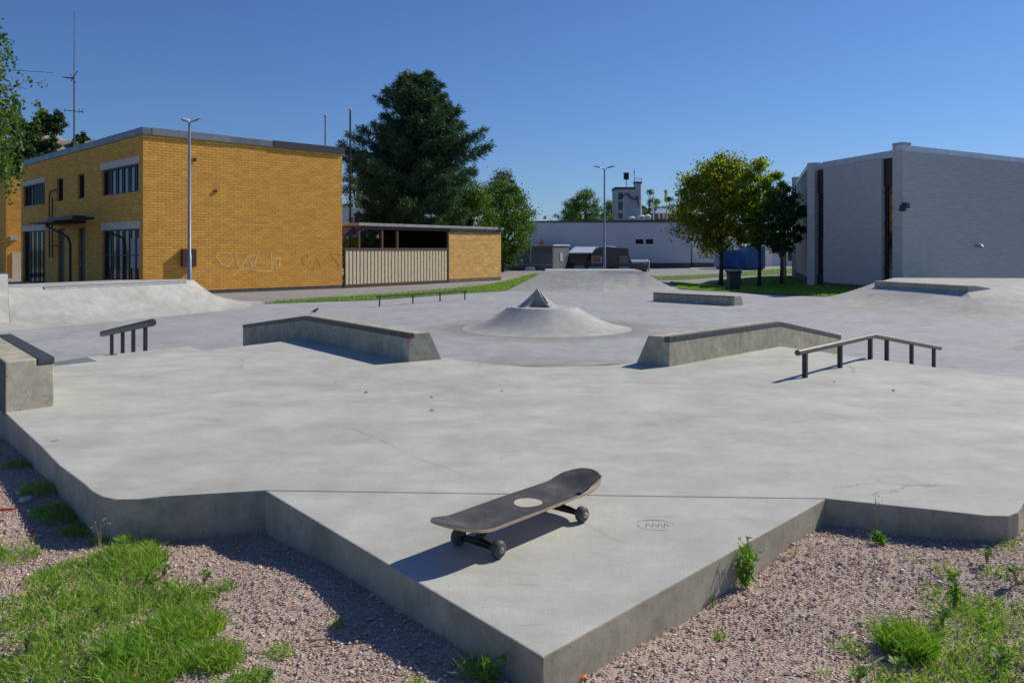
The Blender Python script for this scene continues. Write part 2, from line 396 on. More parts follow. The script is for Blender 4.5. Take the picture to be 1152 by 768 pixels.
def dep(x, y): return -.37 * math.exp(-((x - 11.4) / 2.3) ** 2 - ((y - 43.2) / 4.2) ** 2)
def drape(o):
    """cut a level sheet into strips round the hollow under the trees and let it follow the ground"""
    import bmesh
    bm = bmesh.new(); bm.from_mesh(o.data); L = o.location
    for k in range(16):
        for co_, no in (((4.5 + k * .9 - L.x, 0, 0), (1, 0, 0)), ((0, 33 + k * 1.3 - L.y, 0), (0, 1, 0))):
            bmesh.ops.bisect_plane(bm, geom=bm.verts[:] + bm.edges[:] + bm.faces[:], plane_co=co_, plane_no=no)
    for v_ in bm.verts: v_.co.z += dep(v_.co.x + L.x, v_.co.y + L.y)
    bm.to_mesh(o.data); bm.free(); return o
mb = MB(); e = 1500; mb.add([(-e, -e, -.76), (e, -e, -.76), (e, e, -.76), (-e, e, -.76)], [(0, 1, 2, 3)])
drape(struct(obj('ground', mb, M['earth'], origin=(0, 0, -.76))))
xs = np.linspace(-10, 10, 321); ys = np.linspace(-3.8, 8.6, 249)
XX, YY = np.meshgrid(xs, ys); ZZ = gz(XX, YY) - .004
mb = MB(); W_ = len(xs)
mb.v = [tuple(p) for p in np.stack([XX, YY, ZZ], -1).reshape(-1, 3).tolist()]
mb.f = [(j * W_ + i, j * W_ + i + 1, (j + 1) * W_ + i + 1, (j + 1) * W_ + i) for j in range(len(ys) - 1) for i in range(W_ - 1)]
struct(obj('gravel_ground', mb, M['soil'], origin=(0, 0, 0), smooth='all'))
def sheet(name, pts, z, mat):
    mb = MB(); mb.add([(p[0], p[1], z) for p in pts], [tuple(range(len(pts)))]); return drape(struct(obj(name, mb, mat)))
sheet('asphalt_yard', [(-45, 8.7), (45, 8.7), (60, 110), (-60, 110)], -.71, M['asphalt'])
px = lambda L, z=G: [gp(x, y, z)[:2] for x, y in L]
sheet('skate_pad', [(-17, 8.8)] + [(-17, 16), (-9.3, 27)] + px([(300, 341), (345, 340.2), (422, 337.6), (525, 330), (569, 327.3), (763, 326), (800, 327.6), (822, 328.5), (880, 332), (925, 334)]) + [(14, 28), (22, 26), (22, 8.8)], G, M['pad'])
LG = px([(296, 342), (345, 340), (422, 337.4), (525, 330), (569, 327.2), (590, 317), (608, 308.2), (600, 308), (568, 316.6), (547, 321), (503, 325.3), (424, 331.6), (350, 336.2), (310, 339)])
sheet('lawn_strip', LG, -.692, M['lawn'])
RG1 = px([(753, 316), (765, 325), (800, 327.6), (822, 328.3), (880, 331.6), (925, 333.3)]) + [(13.0, 30), (18, 30), (18, 48)] + px([(888, 310.8)])
sheet('lawn_near_building', RG1, -.692, M['lawn'])
RG2 = px([(722, 309), (740, 314.2), (888, 308), (930, 306.4), (930, 300.6), (882, 302), (811, 308), (740, 311)])
sheet('lawn_beyond_path', RG2, -.692, M['lawn'])

# slab polygon
front = [(-3.096, 5.05), (-2.76, 4.64), (-2.42, 4.23), (-2.10, 3.83), (-1.83, 3.53), (-1.74, 3.42), (-1.66, 3.345), (-1.585, 3.305), (-1.50, 3.31), (-1.42, 3.345), (-1.025, 3.43)]
corner = [(.074, 2.03)]
right = [(1.257, 3.317), (1.63, 3.17), (1.78, 3.105), (1.86, 3.10), (1.93, 3.15), (2.01, 3.25), (2.7, 4.0), (4.6, 5.1)]
back = [(3.93, 6.35), (2.76, 8.49), (2.50, 8.74), (1.13, 7.31), (.82, 7.12), (.45, 7.02), (.18, 7.03), (-.12, 7.15), (-.40, 7.36), (-.69, 7.61), (-2.03, 9.45), (-2.32, 9.23), (-2.77, 8.53), (-3.02, 8.16), (-3.31, 8.48), (-3.95, 7.66), (-3.70, 7.36), (-3.92, 7.07), (-4.35, 6.6)]
slab_poly = front + corner + right + back
back_edge = back
g = .0012
main = front[:-1] + [(-1.025, 3.43 + g), (1.257, 3.317 + g)] + right[1:] + back
tri = [(-1.025, 3.43 - g), (.074, 2.03), (1.257, 3.317 - g)]
mb = MB(); mb.prism(main, -.8, 0); mb.prism(tri, -.8, -.001)
slab = struct(obj('concrete_slab', mb, M['slab'], origin=(0, 0, 0), bevel=.005))
slab.data.materials.append(M['wallc'])
for p in slab.data.polygons:
    if abs(p.normal.z) < .5: p.material_index = 1
# banks falling away behind the slab
tops = [(-4.35, 6.6), (-3.92, 7.07), (-3.70, 7.36), (-3.95, 7.66), (-3.31, 8.48), (-3.02, 8.16), (-2.77, 8.53), (-2.32, 9.23), (-2.03, 9.45), (-.69, 7.61), (-.12, 7.15), (.45, 7.02), (1.13, 7.31), (2.50, 8.74), (2.76, 8.49), (3.93, 6.35), (4.6, 5.1)]
bases = [(-8.2, 8.8), (-7.7, 9.3), (-7.8, 9.7), (-7.9, 10.1), (-7.1, 11.0), (-7.0, 11.1), (-6.7, 11.4), (-5.9, 12.1), (-5.0, 12.6), (-1.9, 11.4), (-.5, 10.7), (.5, 10.6), (1.9, 11.2), (5.2, 12.4), (6.7, 10.65), (7.9, 8.5), (8.5, 7.2)]
mb = MB(); mb.rings([[(x, y, -.003) for x, y in tops], [(x, y, -.72) for x, y in bases]], closed=False)
struct(obj('concrete_bank', mb, M['slab'], origin=(0, 0, 0)))

def strip_on(mb, pts, wd, z):
    """flat painted stroke on a level surface"""
    for (x0, y0), (x1, y1) in zip(pts[:-1], pts[1:]):
        d = math.hypot(x1 - x0, y1 - y0) or 1; nx, ny = -(y1 - y0) / d * wd / 2, (x1 - x0) / d * wd / 2
        mb.add([(x0 - nx, y0 - ny, z), (x1 - nx, y1 - ny, z), (x1 + nx, y1 + ny, z), (x0 + nx, y0 + ny, z)], [(0, 1, 2, 3)])
mb = MB(); c0 = gp(739, 590, 0)
for rr, a0, a1 in ((.055, 10, 130), (.053, 170, 300), (.062, 60, 150)):
    strip_on(mb, [(c0[0] + rr * 1.25 * math.cos(R(a)), c0[1] + rr * math.sin(R(a))) for a in range(a0, a1, 14)], .003, .0025)
for q in range(4):
    strip_on(mb, [(c0[0] - .04 + q * .022, c0[1] - .02), (c0[0] - .03 + q * .022, c0[1] + .022), (c0[0] - .02 + q * .022, c0[1] - .012)], .003, .0027)
obj('faded_scrawl', mb, M['teal'], slab)
mb = MB(); strip_on(mb, px([(58, 496.5), (66, 495)], 0), .012, .002); obj('red_scuff', mb, M['redm'], slab)

# ------------------------------------------------------------------ ramps by lofting between top and base lines
def loft(tops, bases, steps=12, p=2.0, back=None, name='surface'):
    mb = MB(); rs = []
    for k in range(steps + 1):
        t = k / steps; r = []
        for T, B in zip(tops, bases):
            zb = B[2] if len(B) > 2 else G - .01
            r.append((T[0] + (B[0] - T[0]) * t, T[1] + (B[1] - T[1]) * t, zb + (T[2] - zb) * (1 - t) ** p))
        rs.append(r)
    mb.rings(rs, closed=False); return mb
# left quarter pipe
T = [(-12.3, 16.93, .1), (-11.36, 18.83, .1), (-11.05, 19.47, .1), (-10.1, 21.4, .1), (-9.2, 23.25, .1), (-9.15, 23.5, .1), (-9.2, 23.9, .1), (-9.9, 24.6, .1)]
B = [(-11.25, 15.2), (-10.37, 16.95), (-10.0, 17.6), (-9.1, 19.3), (-8.0, 22.1), (-7.72, 23.0), (-7.45, 24.2), (-8.2, 27.0)]
t = thing('quarter_pipe', 'long low concrete quarter pipe in front of the ochre brick building', 'skate ramp', (-10.2, 21, G))
mb = loft(T, B, 14, 2.0)
mb.prism([(-12.3, 16.93), (-11.05, 19.47), (-10.1, 21.4), (-9.2, 23.25), (-9.15, 23.5), (-9.2, 23.9), (-9.9, 24.6), (-11.4, 23.9), (-13.4, 19.8)], G - .02, .099)
obj('ramp_surface', mb, M['ramp'], t, smooth=25, fix=False)
mb = MB()
for a, b_ in zip(T[2:4], T[3:5]):
    mb.tube([(a[0] + .02, a[1] - .01, .055), (b_[0] + .02, b_[1] - .01, .055)], .05, 8)
obj('coping', mb, M['coping'], t, smooth=True)
# taller quarter to its left
t = thing('quarter_pipe', 'taller pale concrete quarter pipe cut off by the left edge of the view', 'skate ramp', (-13, 16, G))
T2 = [(-11.42, 18.72, .44), (-13.6, 14.3, .44), (-15.5, 10.5, .44)]; B2 = [(-10.37, 17.15), (-12.3, 12.9), (-14.1, 9.2)]
mb = loft(T2, B2, 16, 2.2)
mb.prism([(-11.42, 18.72), (-13.6, 14.3), (-15.5, 10.5), (-17, 11.3), (-13.0, 19.5)], G - .02, .439)
# side cheek
k = 16; side = [(T2[0][0] + (B2[0][0] - T2[0][0]) * i / k, T2[0][1] + (B2[0][1] - T2[0][1]) * i / k, G + (.44 - G) * (1 - i / k) ** 2.2) for i in range(k + 1)]
mb.add(side + [(p[0], p[1], G - .02) for p in side], [(i, i + 1, k + 2 + i, k + 1 + i) for i in range(k)])
obj('ramp_surface', mb, M['ramp'], t, smooth=25, fix=False)
mb = MB(); mb.prism([(-11.40, 18.74), (-13.6, 14.3), (-13.75, 14.36), (-11.56, 18.8)], .441, .475); obj('coping', mb, M['coping'], t)
# right quarter pipe with kerb
t = thing('quarter_pipe', 'wide concrete bank with raised kerb in front of the white brick building', 'skate ramp', (12, 24, G))
T = [(14.5, 31.4, -.2), (12.9, 29.4, -.2), (11.75, 26.6, -.2), (12.2, 24.9, -.2), (12.7, 23.06, -.2), (13.9, 23.8, -.1), (15.6, 25.2, -.1), (20, 28, -.1)]
B = [(12.5, 31.2), (10.5, 28.6), (9.46, 25.2), (10.6, 22.7), (11.75, 20.2), (12.4, 18.7), (13.2, 17), (16, 12)]
mb = loft(T, B, 14, 1.5)
mb.prism([(p[0], p[1]) for p in T[::-1]] + [(14.8, 31.5), (20, 31)], G - .02, lambda x, y: -.201 if y > 23.5 and x < 13.4 or x < 13 else -.101)
obj('ramp_surface', mb, M['ramp'], t, smooth=18, fix=False)
mb = MB(); mb.prism([(11.72, 26.75), (12.25, 24.9), (12.75, 23.1), (12.98, 23.2), (12.5, 24.95), (11.98, 26.8)], -.23, -.03)
obj('kerb', mb, M['wallc'], t, bevel=.01)
mb = MB(); mb.hexa([(12.72, 23.05, -.22), (13.75, 23.5, -.22), (13.75, 23.7, -.2), (12.99, 23.2, -.2), (12.74, 23.08, -.03), (13.6, 23.5, -.12), (13.6, 23.6, -.12), (12.98, 23.19, -.03)])
obj('end_wedge', mb, M['ramp'], t)
# low bank at the right edge
t_ = tag(obj('bank_ramp', loft([(10.6, 15.0, -.35), (10.3, 14.2, -.35), (12, 11.8, -.35)], [(9.75, 15.75), (8.15, 14.0), (10.2, 11.0)], 4, 1.0), M['ramp'], smooth=15, fix=False), 'low pale concrete bank showing only its tip at the right edge of the view', 'skate ramp')
# far bank
t = thing('bank_ramp', 'wide pale concrete bank behind the spire, lamp post rising behind it', 'skate ramp', (3.3, 34, G))
T = [(1.5, 37.2, .1), (1.45, 34.9, .1), (3.6, 34.7, .1), (5.4, 34.6, .1), (5.5, 37.2, .1)]
B = [(.75, 38.5), (-.3, 33.15), (3.7, 32.7), (6.9, 34.0), (6.6, 38.6)]
mb = loft(T, B, 6, 1.15); mb.add(T, [(0, 1, 2, 3, 4)])
mb.add([(1.5, 37.2, .1), (5.5, 37.2, .1), (5.6, 40, G), (1.4, 40, G)], [(0, 1, 2, 3)])
obj('ramp_surface', mb, M['ramp'], t, smooth=2, fix=False)
# central spire
t = thing('spire_mound', 'round pale concrete mound with a pointed spire in the middle of the yard', 'skate obstacle', (.7, 17.7, G))
mb = MB(); n = 64; rs = []
for k in range(15):
    s = k / 14; r0 = 1.9 + (.70 - 1.9) * s; z = G - .005 + .465 * s ** 1.75
    rs.append([(.75 - .06 * s + r0 * math.cos(2 * math.pi * q / n), 17.72 + r0 * math.sin(2 * math.pi * q / n), z) for q in range(n)])
rs.append([(.62 + .40 * math.cos(2 * math.pi * q / n), 17.75 + .40 * math.sin(2 * math.pi * q / n), -.235) for q in range(n)])
mb.rings(rs, cap=False); mb.f.append(tuple(range(15 * n, 16 * n)))
obj('mound', mb, M['ramp'], t, smooth=25, fix=False)
mb = MB(); rs = []
for k in range(11):
    s = k / 10; r0 = .44 * (1 - s) ** 1.0 + .012; z = -.238 + .385 * s ** 1.25
    ring = []
    for q in range(40):
        x = .545 + .0 * s + r0 * math.cos(2 * math.pi * q / 40); y = 17.72 + r0 * math.sin(2 * math.pi * q / 40)
        e_ = (x - .56) * -.28 + (y - 17.72) * -.96 - (.01 + .05 * (1 - s))
        if e_ > 0 and abs(x - .56) < .05 + .17 * (1 - s): x += .28 * e_; y += .96 * e_
        ring.append((x, y, z))
    rs.append(ring)
mb.rings(rs); obj('spire', mb, M['ramp'], t, smooth=25, fix=False)
mb = MB(); mb.tube([(.74, 17.34, -.22), (.645, 17.53, -.07), (.555, 17.70, .13)], .013, 8); obj('steel_rib', mb, M['coping'], t, smooth=True)
mb = loft([(-.1, 20.6, -.45), (.0, 19.2, -.42), (1.2, 19.0, -.42)], [(-.55, 21.4), (-.62, 19.7), (1.3, 18.2)], 6, 1.6)
mb.add([(-.1, 20.6, -.45), (.0, 19.2, -.42), (1.2, 19.0, -.42), (1.2, 20.6, -.45)], [(0, 1, 2, 3)]); obj('rear_apron', mb, M['ramp'], t, fix=False)

# ------------------------------------------------------------------ ledges
def ledge(name, label, A, K, E, out, ztop=.25, zend=0.0, group='concrete grind ledges', mark=False):
    t = thing(name, label, 'skate ledge', ((A[0] + K[0]) / 2, (A[1] + K[1]) / 2, 0), 0, group)
    ox, oy = out
    def sect(P, zt, zb): return [(P[0], P[1], zb), (P[0] + ox * .345, P[1] + oy * .345, zb), (P[0] + ox * .215, P[1] + oy * .215, zt), (P[0] + ox * .052, P[1] + oy * .052, zt), (P[0] + ox * .052, P[1] + oy * .052, zt - .042), (P[0], P[1], zt - .042)]
    mb = MB(); mb.rings([sect(A, ztop, -.01), sect(K, ztop, -.03), sect(E, zend, -.6)])
    obj('concrete_body', mb, M['wallc'], t, bevel=.006)
    def s2(P, zt): return [(P[0] - ox * .003, P[1] - oy * .003, zt - .041), (P[0] + ox * .051, P[1] + oy * .051, zt - .041), (P[0] + ox * .051, P[1] + oy * .051, zt + .003), (P[0] - ox * .003, P[1] - oy * .003, zt + .003)]
    mb = MB(); mb.rings([s2(A, ztop), s2(K, ztop), s2(E, zend)]); obj('steel_edge', mb, M['steel'], t, bevel=.003)
    return t
tl = ledge('grind_ledge', 'low concrete ledge with dark steel edge, left of the two sloping over the slab edge', (-.912, 7.31), (-2.32, 9.23), (-3.55, 10.9), (.81, .586))
mb = MB(); mb.box((-.908, 7.297, .19), (.028, .006, .035), math.atan2(.586, .81)); obj('pink_mark', mb, M['pink'], tl)
ledge('grind_ledge', 'low concrete ledge with dark steel edge, right of the two beside the long kinked rail', (1.335, 7.02), (2.76, 8.49), (3.81, 9.57), (-.718, .696))
# far low ledge on the yard
t = thing('grind_ledge', 'small far concrete ledge near the trees and the black bin', 'skate ledge', (5.7, 25.8, G), 0, 'concrete grind ledges')
A, E = Vector((6.64, 24.7)), Vector((4.6, 26.95)); d = (E - A).normalized(); o2 = Vector((-d.y, d.x)) * -1
mb = MB(); mb.rings([[(P.x, P.y, G - .01), (P.x + o2.x * .5, P.y + o2.y * .5, G - .01), (P.x + o2.x * .38, P.y + o2.y * .38, G + .28), (P.x, P.y, G + .28)] for P in (A, E)])
obj('concrete_body', mb, M['wallc'], t, bevel=.008)
mb = MB(); mb.rings([[(P.x - o2.x * .004, P.y - o2.y * .004, G + .25), (P.x + o2.x * .04, P.y + o2.y * .04, G + .25), (P.x + o2.x * .04, P.y + o2.y * .04, G + .286), (P.x - o2.x * .004, P.y - o2.y * .004, G + .286)] for P in (A, E)])
obj('steel_edge', mb, M['railtop'], t)
# block on the left edge of the slab
t = thing('grind_block', 'square concrete block with dark steel strip on top at the left edge', 'skate block', (-3.5, 6.0, 0))
d = Vector((-1.15, 1.44)).normalized(); L = 1.84
P0 = Vector((-3.096, 5.05)); P1 = Vector((-2.92, 5.27)); wv = (P1 - P0); wl = wv.length
def q(u, v, z): p = P0 + wv * (u / wl) + d * v; return (p.x, p.y, z)
mb = MB(); sec = lambda v: [q(0, v, -.01), q(wl, v, -.01), q(wl, v, .27), q(wl - .1, v, .27), q(wl - .1, v, .31), q(0, v, .31)]
mb.rings([sec(0), sec(L)]); obj('concrete_body', mb, M['wallc'], t, bevel=.007)
mb = MB(); sec = lambda v: [q(wl - .097, v, .271), q(wl + .003, v, .271), q(wl + .003, v, .313), q(wl - .097, v, .313)]
mb.rings([sec(-.003), sec(L)]); obj('steel_strip', mb, M['steel'], t, bevel=.003)
mb = MB(); mb.hexa([q(-.003, .01, -.01), q(.0, .01, -.01), q(.0, L, -.01), q(-.003, L, -.01), q(-.003, .01, .30), q(.0, .01, .30), q(.0, L, .30), q(-.003, L, .30)]); obj('green_paint_patch', mb, M['green'], t)

# ------------------------------------------------------------------ rails
def rail(label, pts, posts, r=.023, square=True, flat=False):
    t = thing('grind_rail', label, 'skate rail', (posts[0][0], posts[0][1], posts[0][2]), 0, 'steel grind rails')
    mb = MB()
    if flat:
        a, b_ = Vector(pts[0]), Vector(pts[-1]); d = (b_ - a).normalized(); s = Vector((-d.y, d.x, 0)) * .03
        mb.rings([[p - s - Vector((0, 0, .025)), p + s - Vector((0, 0, .025)), p + s + Vector((0, 0, .02)), p - s + Vector((0, 0, .02))] for p in (a, b_)])
    else: mb.tube(pts, r, 16)
    obj('bar', mb, M['railtop'] if not flat else M['steel2'], t, smooth=True, bevel=.004 if flat else 0)
    for x, y, zb, zt in posts:
        mb = MB(); mb.box((x, y, (zb + zt) / 2), (.034, .034, zt - zb), .75); obj('post', mb, M['steel2'], t, bevel=.003)
        if not flat:
            mb = MB(); mb.box((x, y, zb + .004), (.09, .09, .008), .75); 
    return t
K = Vector((3.32, 7.58)); A = Vector((2.185, 6.33)); d = Vector((.67, .74)).normalized(); E = K + d * 2.1
def rp(s):   # point at distance s from kink: + downhill
    p = K + d * s; z = .205 if s < 0 else .205 - .143 * s; return p, z
posts = []
for xpx in (905.6, 945, 979):
    kx = (xpx - CX) / FPX; s = (kx * K.y - K.x) / (d.x - kx * d.y); p, z = rp(s); posts.append((p.x, p.y, -.005, z - .01))
for xpx in (997.6, 1025.5, 1050.5):
    kx = (xpx - CX) / FPX; s = (kx * K.y - K.x) / (d.x - kx * d.y); p, z = rp(s); posts.append((p.x, p.y, -.16 * s - .06, z - .01))
rail('long round steel rail with a kink and six posts at the right of the slab', [(A.x, A.y, .205), (K.x, K.y, .205), (E.x, E.y, .205 - .143 * 2.1)], posts)
S0 = Vector((-3.50, 8.02)); d = Vector((-.59, .81)).normalized(); posts = []
for xpx in (163.5, 150, 138, 125.7):
    kx = (xpx - CX) / FPX; s = (kx * S0.y - S0.x) / (d.x - kx * d.y); p = S0 + d * s
    posts.append((p.x, p.y, -.01 if s < .15 else -.155 * s - .05, .285 - .128 * s - .01))
rail('short sloping round rail on four posts at the left of the slab', [(S0.x - d.x * .05, S0.y - d.y * .05, .29), (S0.x + d.x * 2.5, S0.y + d.y * 2.5, -.03)], posts, r=.036)
pts = [gp(427, 345), gp(464.5, 341.6), gp(495, 339), gp(523, 337.2)]
posts = [(p[0], p[1], G, G + .29) for p in pts]
a, b_ = Vector(pts[0]), Vector(pts[-1]); dd = (b_ - a).normalized() * .1
rail('low flat bar on four posts beside the grass strip', [(a - dd + Vector((0, 0, .3))), (b_ + dd + Vector((0, 0, .3)))], posts, flat=True)

# ------------------------------------------------------------------ skateboard
BC = Vector((.038, 2.912, 0)); hd = math.atan2(.76, .65)
t = thing('skateboard', 'worn black skateboard with pale disc on its griptape, standing on the slab', 'skateboard', BC, hd)
def bl(x, y, z):  # board-local -> world
    c_, s_ = math.cos(hd), math.sin(hd); return (BC.x + x * c_ - y * s_, BC.y + x * s_ + y * c_, z)
HL, HW = .41, .103
def deckz(x, y):
    a = max(0, abs(x) - .255); k = (1.05 if x > 0 else .95) * a * a * 2.6 if a < .09 else ((1.05 if x > 0 else .95) * (.021 + (a - .09) * .36))
    return .097 + k + .010 * (abs(y) / HW) ** 2 * (1 if a < .05 else max(0, 1 - (a - .05) / .08))
def halfw(x):
    ax = abs(x); s = .30 
    if ax <= s: return HW * (1 - .03 * (ax / s))
    u = (ax - s) / (HL - s); return HW * .97 * math.sqrt(max(0, 1 - u ** 2.3))
def deckmesh(off0, off1, inset=0.0, xa=-1, xb=1, ycut=None):
    mb = MB(); nx, ny = 56, 10; top = []; bot = []
    for i in range(nx + 1):
        u = -math.cos(math.pi * i / nx); x = u * (HL - inset); hw = max(.0, halfw(x / (HL - inset) * HL) - inset)
        rt = []; rb = []
        for j in range(ny + 1):
            yy = (j / ny * 2 - 1) * hw
            if ycut: yy = max(yy, ycut(x))
            z = deckz(x, yy); rt.append(bl(x, yy, z + off1)); rb.append(bl(x, yy, z + off0))
        top.append(rt); bot.append(rb)
    W2 = ny + 1; vs = [p for r in top for p in r] + [p for r in bot for p in r]; o = (nx + 1) * W2; fs = []
    for i in range(nx):
        for j in range(ny):
            a = i * W2 + j; fs.append((a, a + W2, a + W2 + 1, a + 1)); fs.append((o + a, o + a + 1, o + a + W2 + 1, o + a + W2))
        a = i * W2; fs.append((a, o + a, o + a + W2, a + W2)); a += ny; fs.append((a, a + W2, o + a + W2, o + a))
    mb.add(vs, fs); return mb
obj('top_ply', deckmesh(-.0022, .0003, -.0006), M['discm'], t, smooth=45)
obj('deck', deckmesh(-.009, -.0023), M['maple'], t, smooth=45)
# griptape, peeled away along the near side of the far end
def peel(x): return -1 if x < .17 else -.099 + .062 * min(1, (x - .17) / .12)
gt = obj('griptape', deckmesh(.0006, .0018, .0015, ycut=lambda x: -1 if x < .20 else -.100 + .030 * min(1, (x - .20) / .13)), M['grip'], t, smooth=45)
mb = MB(); rs = []
for k in range(9):   # curled edge of the loose tape
    x = .21 + .17 * k / 8; y = -.100 + .030 * min(1, (x - .20) / .13); z = deckz(x, y); h = .012 * math.sin(math.pi * min(1, k / 8 + .1))
    y = max(y, -halfw(x) * .95)
    rs.append([bl(x, y + .02, z + .003), bl(x, y + .004, z + .004 + h * .6), bl(x, y - .008, z + .003 + h), bl(x, y - .008, z + .0045 + h), bl(x, y + .004, z + .0055 + h * .6), bl(x, y + .02, z + .0045)])
mb.rings(rs); obj('loose_tape_edge', mb, M['grip'], gt, smooth=True)
mb = MB(); cen = (.03, .0)
mb.rings([[bl(cen[0] + .052 * math.cos(a) * s, cen[1] + .050 * math.sin(a) * s, deckz(cen[0], cen[1] + .05 * math.sin(a) * s) + zz) for a in [2 * math.pi * q_ / 32 for q_ in range(32)]] for s, zz in ((1, .0015), (1, .0028), (.5, .0028), (.01, .0028))], cap=False)
obj('pale_disc', mb, M['discm'], t)
for sx in (-1, 1):
    for bx in (.172, .225):
        for by in (-.021, .021):
            mb = MB(); mb.lathe([(.003, .0), (.003, .0025), (.001, .003)], bl(sx * bx, by, deckz(sx * bx, by)), 8); obj('bolt', mb, M['dark'], t)
for sx in (-1, 1):
    tr = MB(); X = sx * .232
    tr.hexa([bl(sx * .165, -.025, .078), bl(sx * .24, -.025, .078), bl(sx * .24, .025, .078), bl(sx * .165, .025, .078), bl(sx * .165, -.027, .087), bl(sx * .245, -.027, .087), bl(sx * .245, .027, .087), bl(sx * .165, .027, .087)])
    tr.tube([bl(sx * .215, 0, .08), bl(sx * .222, 0, .055), bl(X, 0, .035)], [.016, .015, .012], 10)
    tr.tube([bl(sx * .185, 0, .078), bl(sx * .205, 0, .052), bl(X, 0, .036)], [.012, .010, .008], 8)
    tr.tube([bl(X, -.072, .029), bl(X, -.03, .033), bl(X, .03, .033), bl(X, .072, .029)], [.009, .013, .013, .009], 10)
    tro = obj('truck', tr, M['truck'], t, smooth=True)
    for sy in (-1, 1):
        wv_ = MB(); r = .028; yy = sy * .089
        prof = [(-.0165, .010), (-.0165, .021), (-.013, .0255), (-.008, r), (.008, r), (.013, .0255), (.0165, .021), (.0165, .010)]
        wv_.rings([[bl(X + rr * math.cos(a), yy + o_, .029 + rr * math.sin(a)) for a in [2 * math.pi * k_ / 28 for k_ in range(28)]] for o_, rr in prof])
        wo = obj('wheel', wv_, M['wheel'], t, smooth=50)
        hb = MB(); hb.rings([[bl(X + rr * math.cos(a), yy + o_, .029 + rr * math.sin(a)) for a in [2 * math.pi * k_ / 16 for k_ in range(16)]] for o_, rr in ((-.018, .004), (-.0175, .0105), (.0175, .0105), (.018, .004))])
        hb.rings([[bl(X + rr * math.cos(a), yy + o_, .029 + rr * math.sin(a)) for a in [2 * math.pi * k_ / 6 for k_ in range(6)]] for o_, rr in ((-.023, .005), (.023, .005))])
        obj('bearing', hb, M['hub'], wo)

# ------------------------------------------------------------------ framed walls
class Fr:
    def __init__(s, o, d):
        s.o = Vector(o[:2]); s.d = Vector(d).normalized(); s.n = Vector((s.d.y, -s.d.x))   # outward = right of d
    def p(s, u, w, z): q_ = s.o + s.d * u + s.n * w; return (q_.x, q_.y, z)
    def box(s, mb, u0, u1, w0, w1, z0, z1):
        return mb.hexa([s.p(u0, w1, z0), s.p(u1, w1, z0), s.p(u1, w0, z0), s.p(u0, w0, z0), s.p(u0, w1, z1), s.p(u1, w1, z1), s.p(u1, w0, z1), s.p(u0, w0, z1)])
    def u_at(s, x, w=0):
        k = (x - CX) / FPX; o = s.o + s.n * w; return (k * o.y - o.x) / (s.d.x - k * s.d.y)
    def z_at(s, x, y, w=0):
        u = s.u_at(x, w); Y = (s.o + s.d * u + s.n * w).y; return 1 - (y - HY) * Y / FPX
def wall(fr, L, z0, z1, ops, depth=.18):
    mb = MB(); us = sorted({0, L} | {o[0] for o in ops} | {o[1] for o in ops}); zs = sorted({z0, z1} | {o[2] for o in ops} | {o[3] for o in ops})
    for a, b_ in zip(us[:-1], us[1:]):
        for c_, d_ in zip(zs[:-1], zs[1:]):
            um, zm = (a + b_) / 2, (c_ + d_) / 2
            if any(o[0] < um < o[1] and o[2] < zm < o[3] for o in ops): continue
            mb.add([fr.p(a, 0, c_), fr.p(b_, 0, c_), fr.p(b_, 0, d_), fr.p(a, 0, d_)], [(0, 1, 2, 3)])
    for a, b_, c_, d_ in ops:
        f0 = [fr.p(a, 0, c_), fr.p(b_, 0, c_), fr.p(b_, 0, d_), fr.p(a, 0, d_)]; f1 = [fr.p(a, -depth, c_), fr.p(b_, -depth, c_), fr.p(b_, -depth, d_), fr.p(a, -depth, d_)]
        mb.add(f0 + f1, [(0, 4, 5, 1), (1, 5, 6, 2), (2, 6, 7, 3), (3, 7, 4, 0)])
    return mb
def window(fr, op, parent, bars=4, depth=.14, lintel=None, hbars=0, name='window'):
    a, b_, c_, d_ = op; mb = MB(); f = .05
    fr.box(mb, a, a + f, -depth, -depth + .06, c_, d_); fr.box(mb, b_ - f, b_, -depth, -depth + .06, c_, d_)
    fr.box(mb, a + f, b_ - f, -depth, -depth + .06, c_, c_ + f); fr.box(mb, a + f, b_ - f, -depth, -depth + .06, d_ - f, d_)
    for k in range(1, bars + 1):
        u = a + (b_ - a) * k / (bars + 1); fr.box(mb, u - .02, u + .02, -depth + .002, -depth + .05, c_ + f, d_ - f)
    for k in range(1, hbars + 1):
        z = c_ + (d_ - c_) * k / (hbars + 1); fr.box(mb, a + f, b_ - f, -depth + .004, -depth + .045, z - .02, z + .02)
    w_ = obj(name, mb, M['frame'], parent)
    mb = MB(); mb.add([fr.p(a, -depth - .01, c_), fr.p(b_, -depth - .01, c_), fr.p(b_, -depth - .01, d_), fr.p(a, -depth - .01, d_)], [(0, 1, 2, 3)])
    obj('pane', mb, M['glass'], w_, fix=False)
    if lintel:
        mb = MB(); fr.box(mb, a - .08, b_ + .08, -.02, .025, d_ + .0, d_ + lintel); obj('lintel', mb, M['lintel'], w_)
    return w_

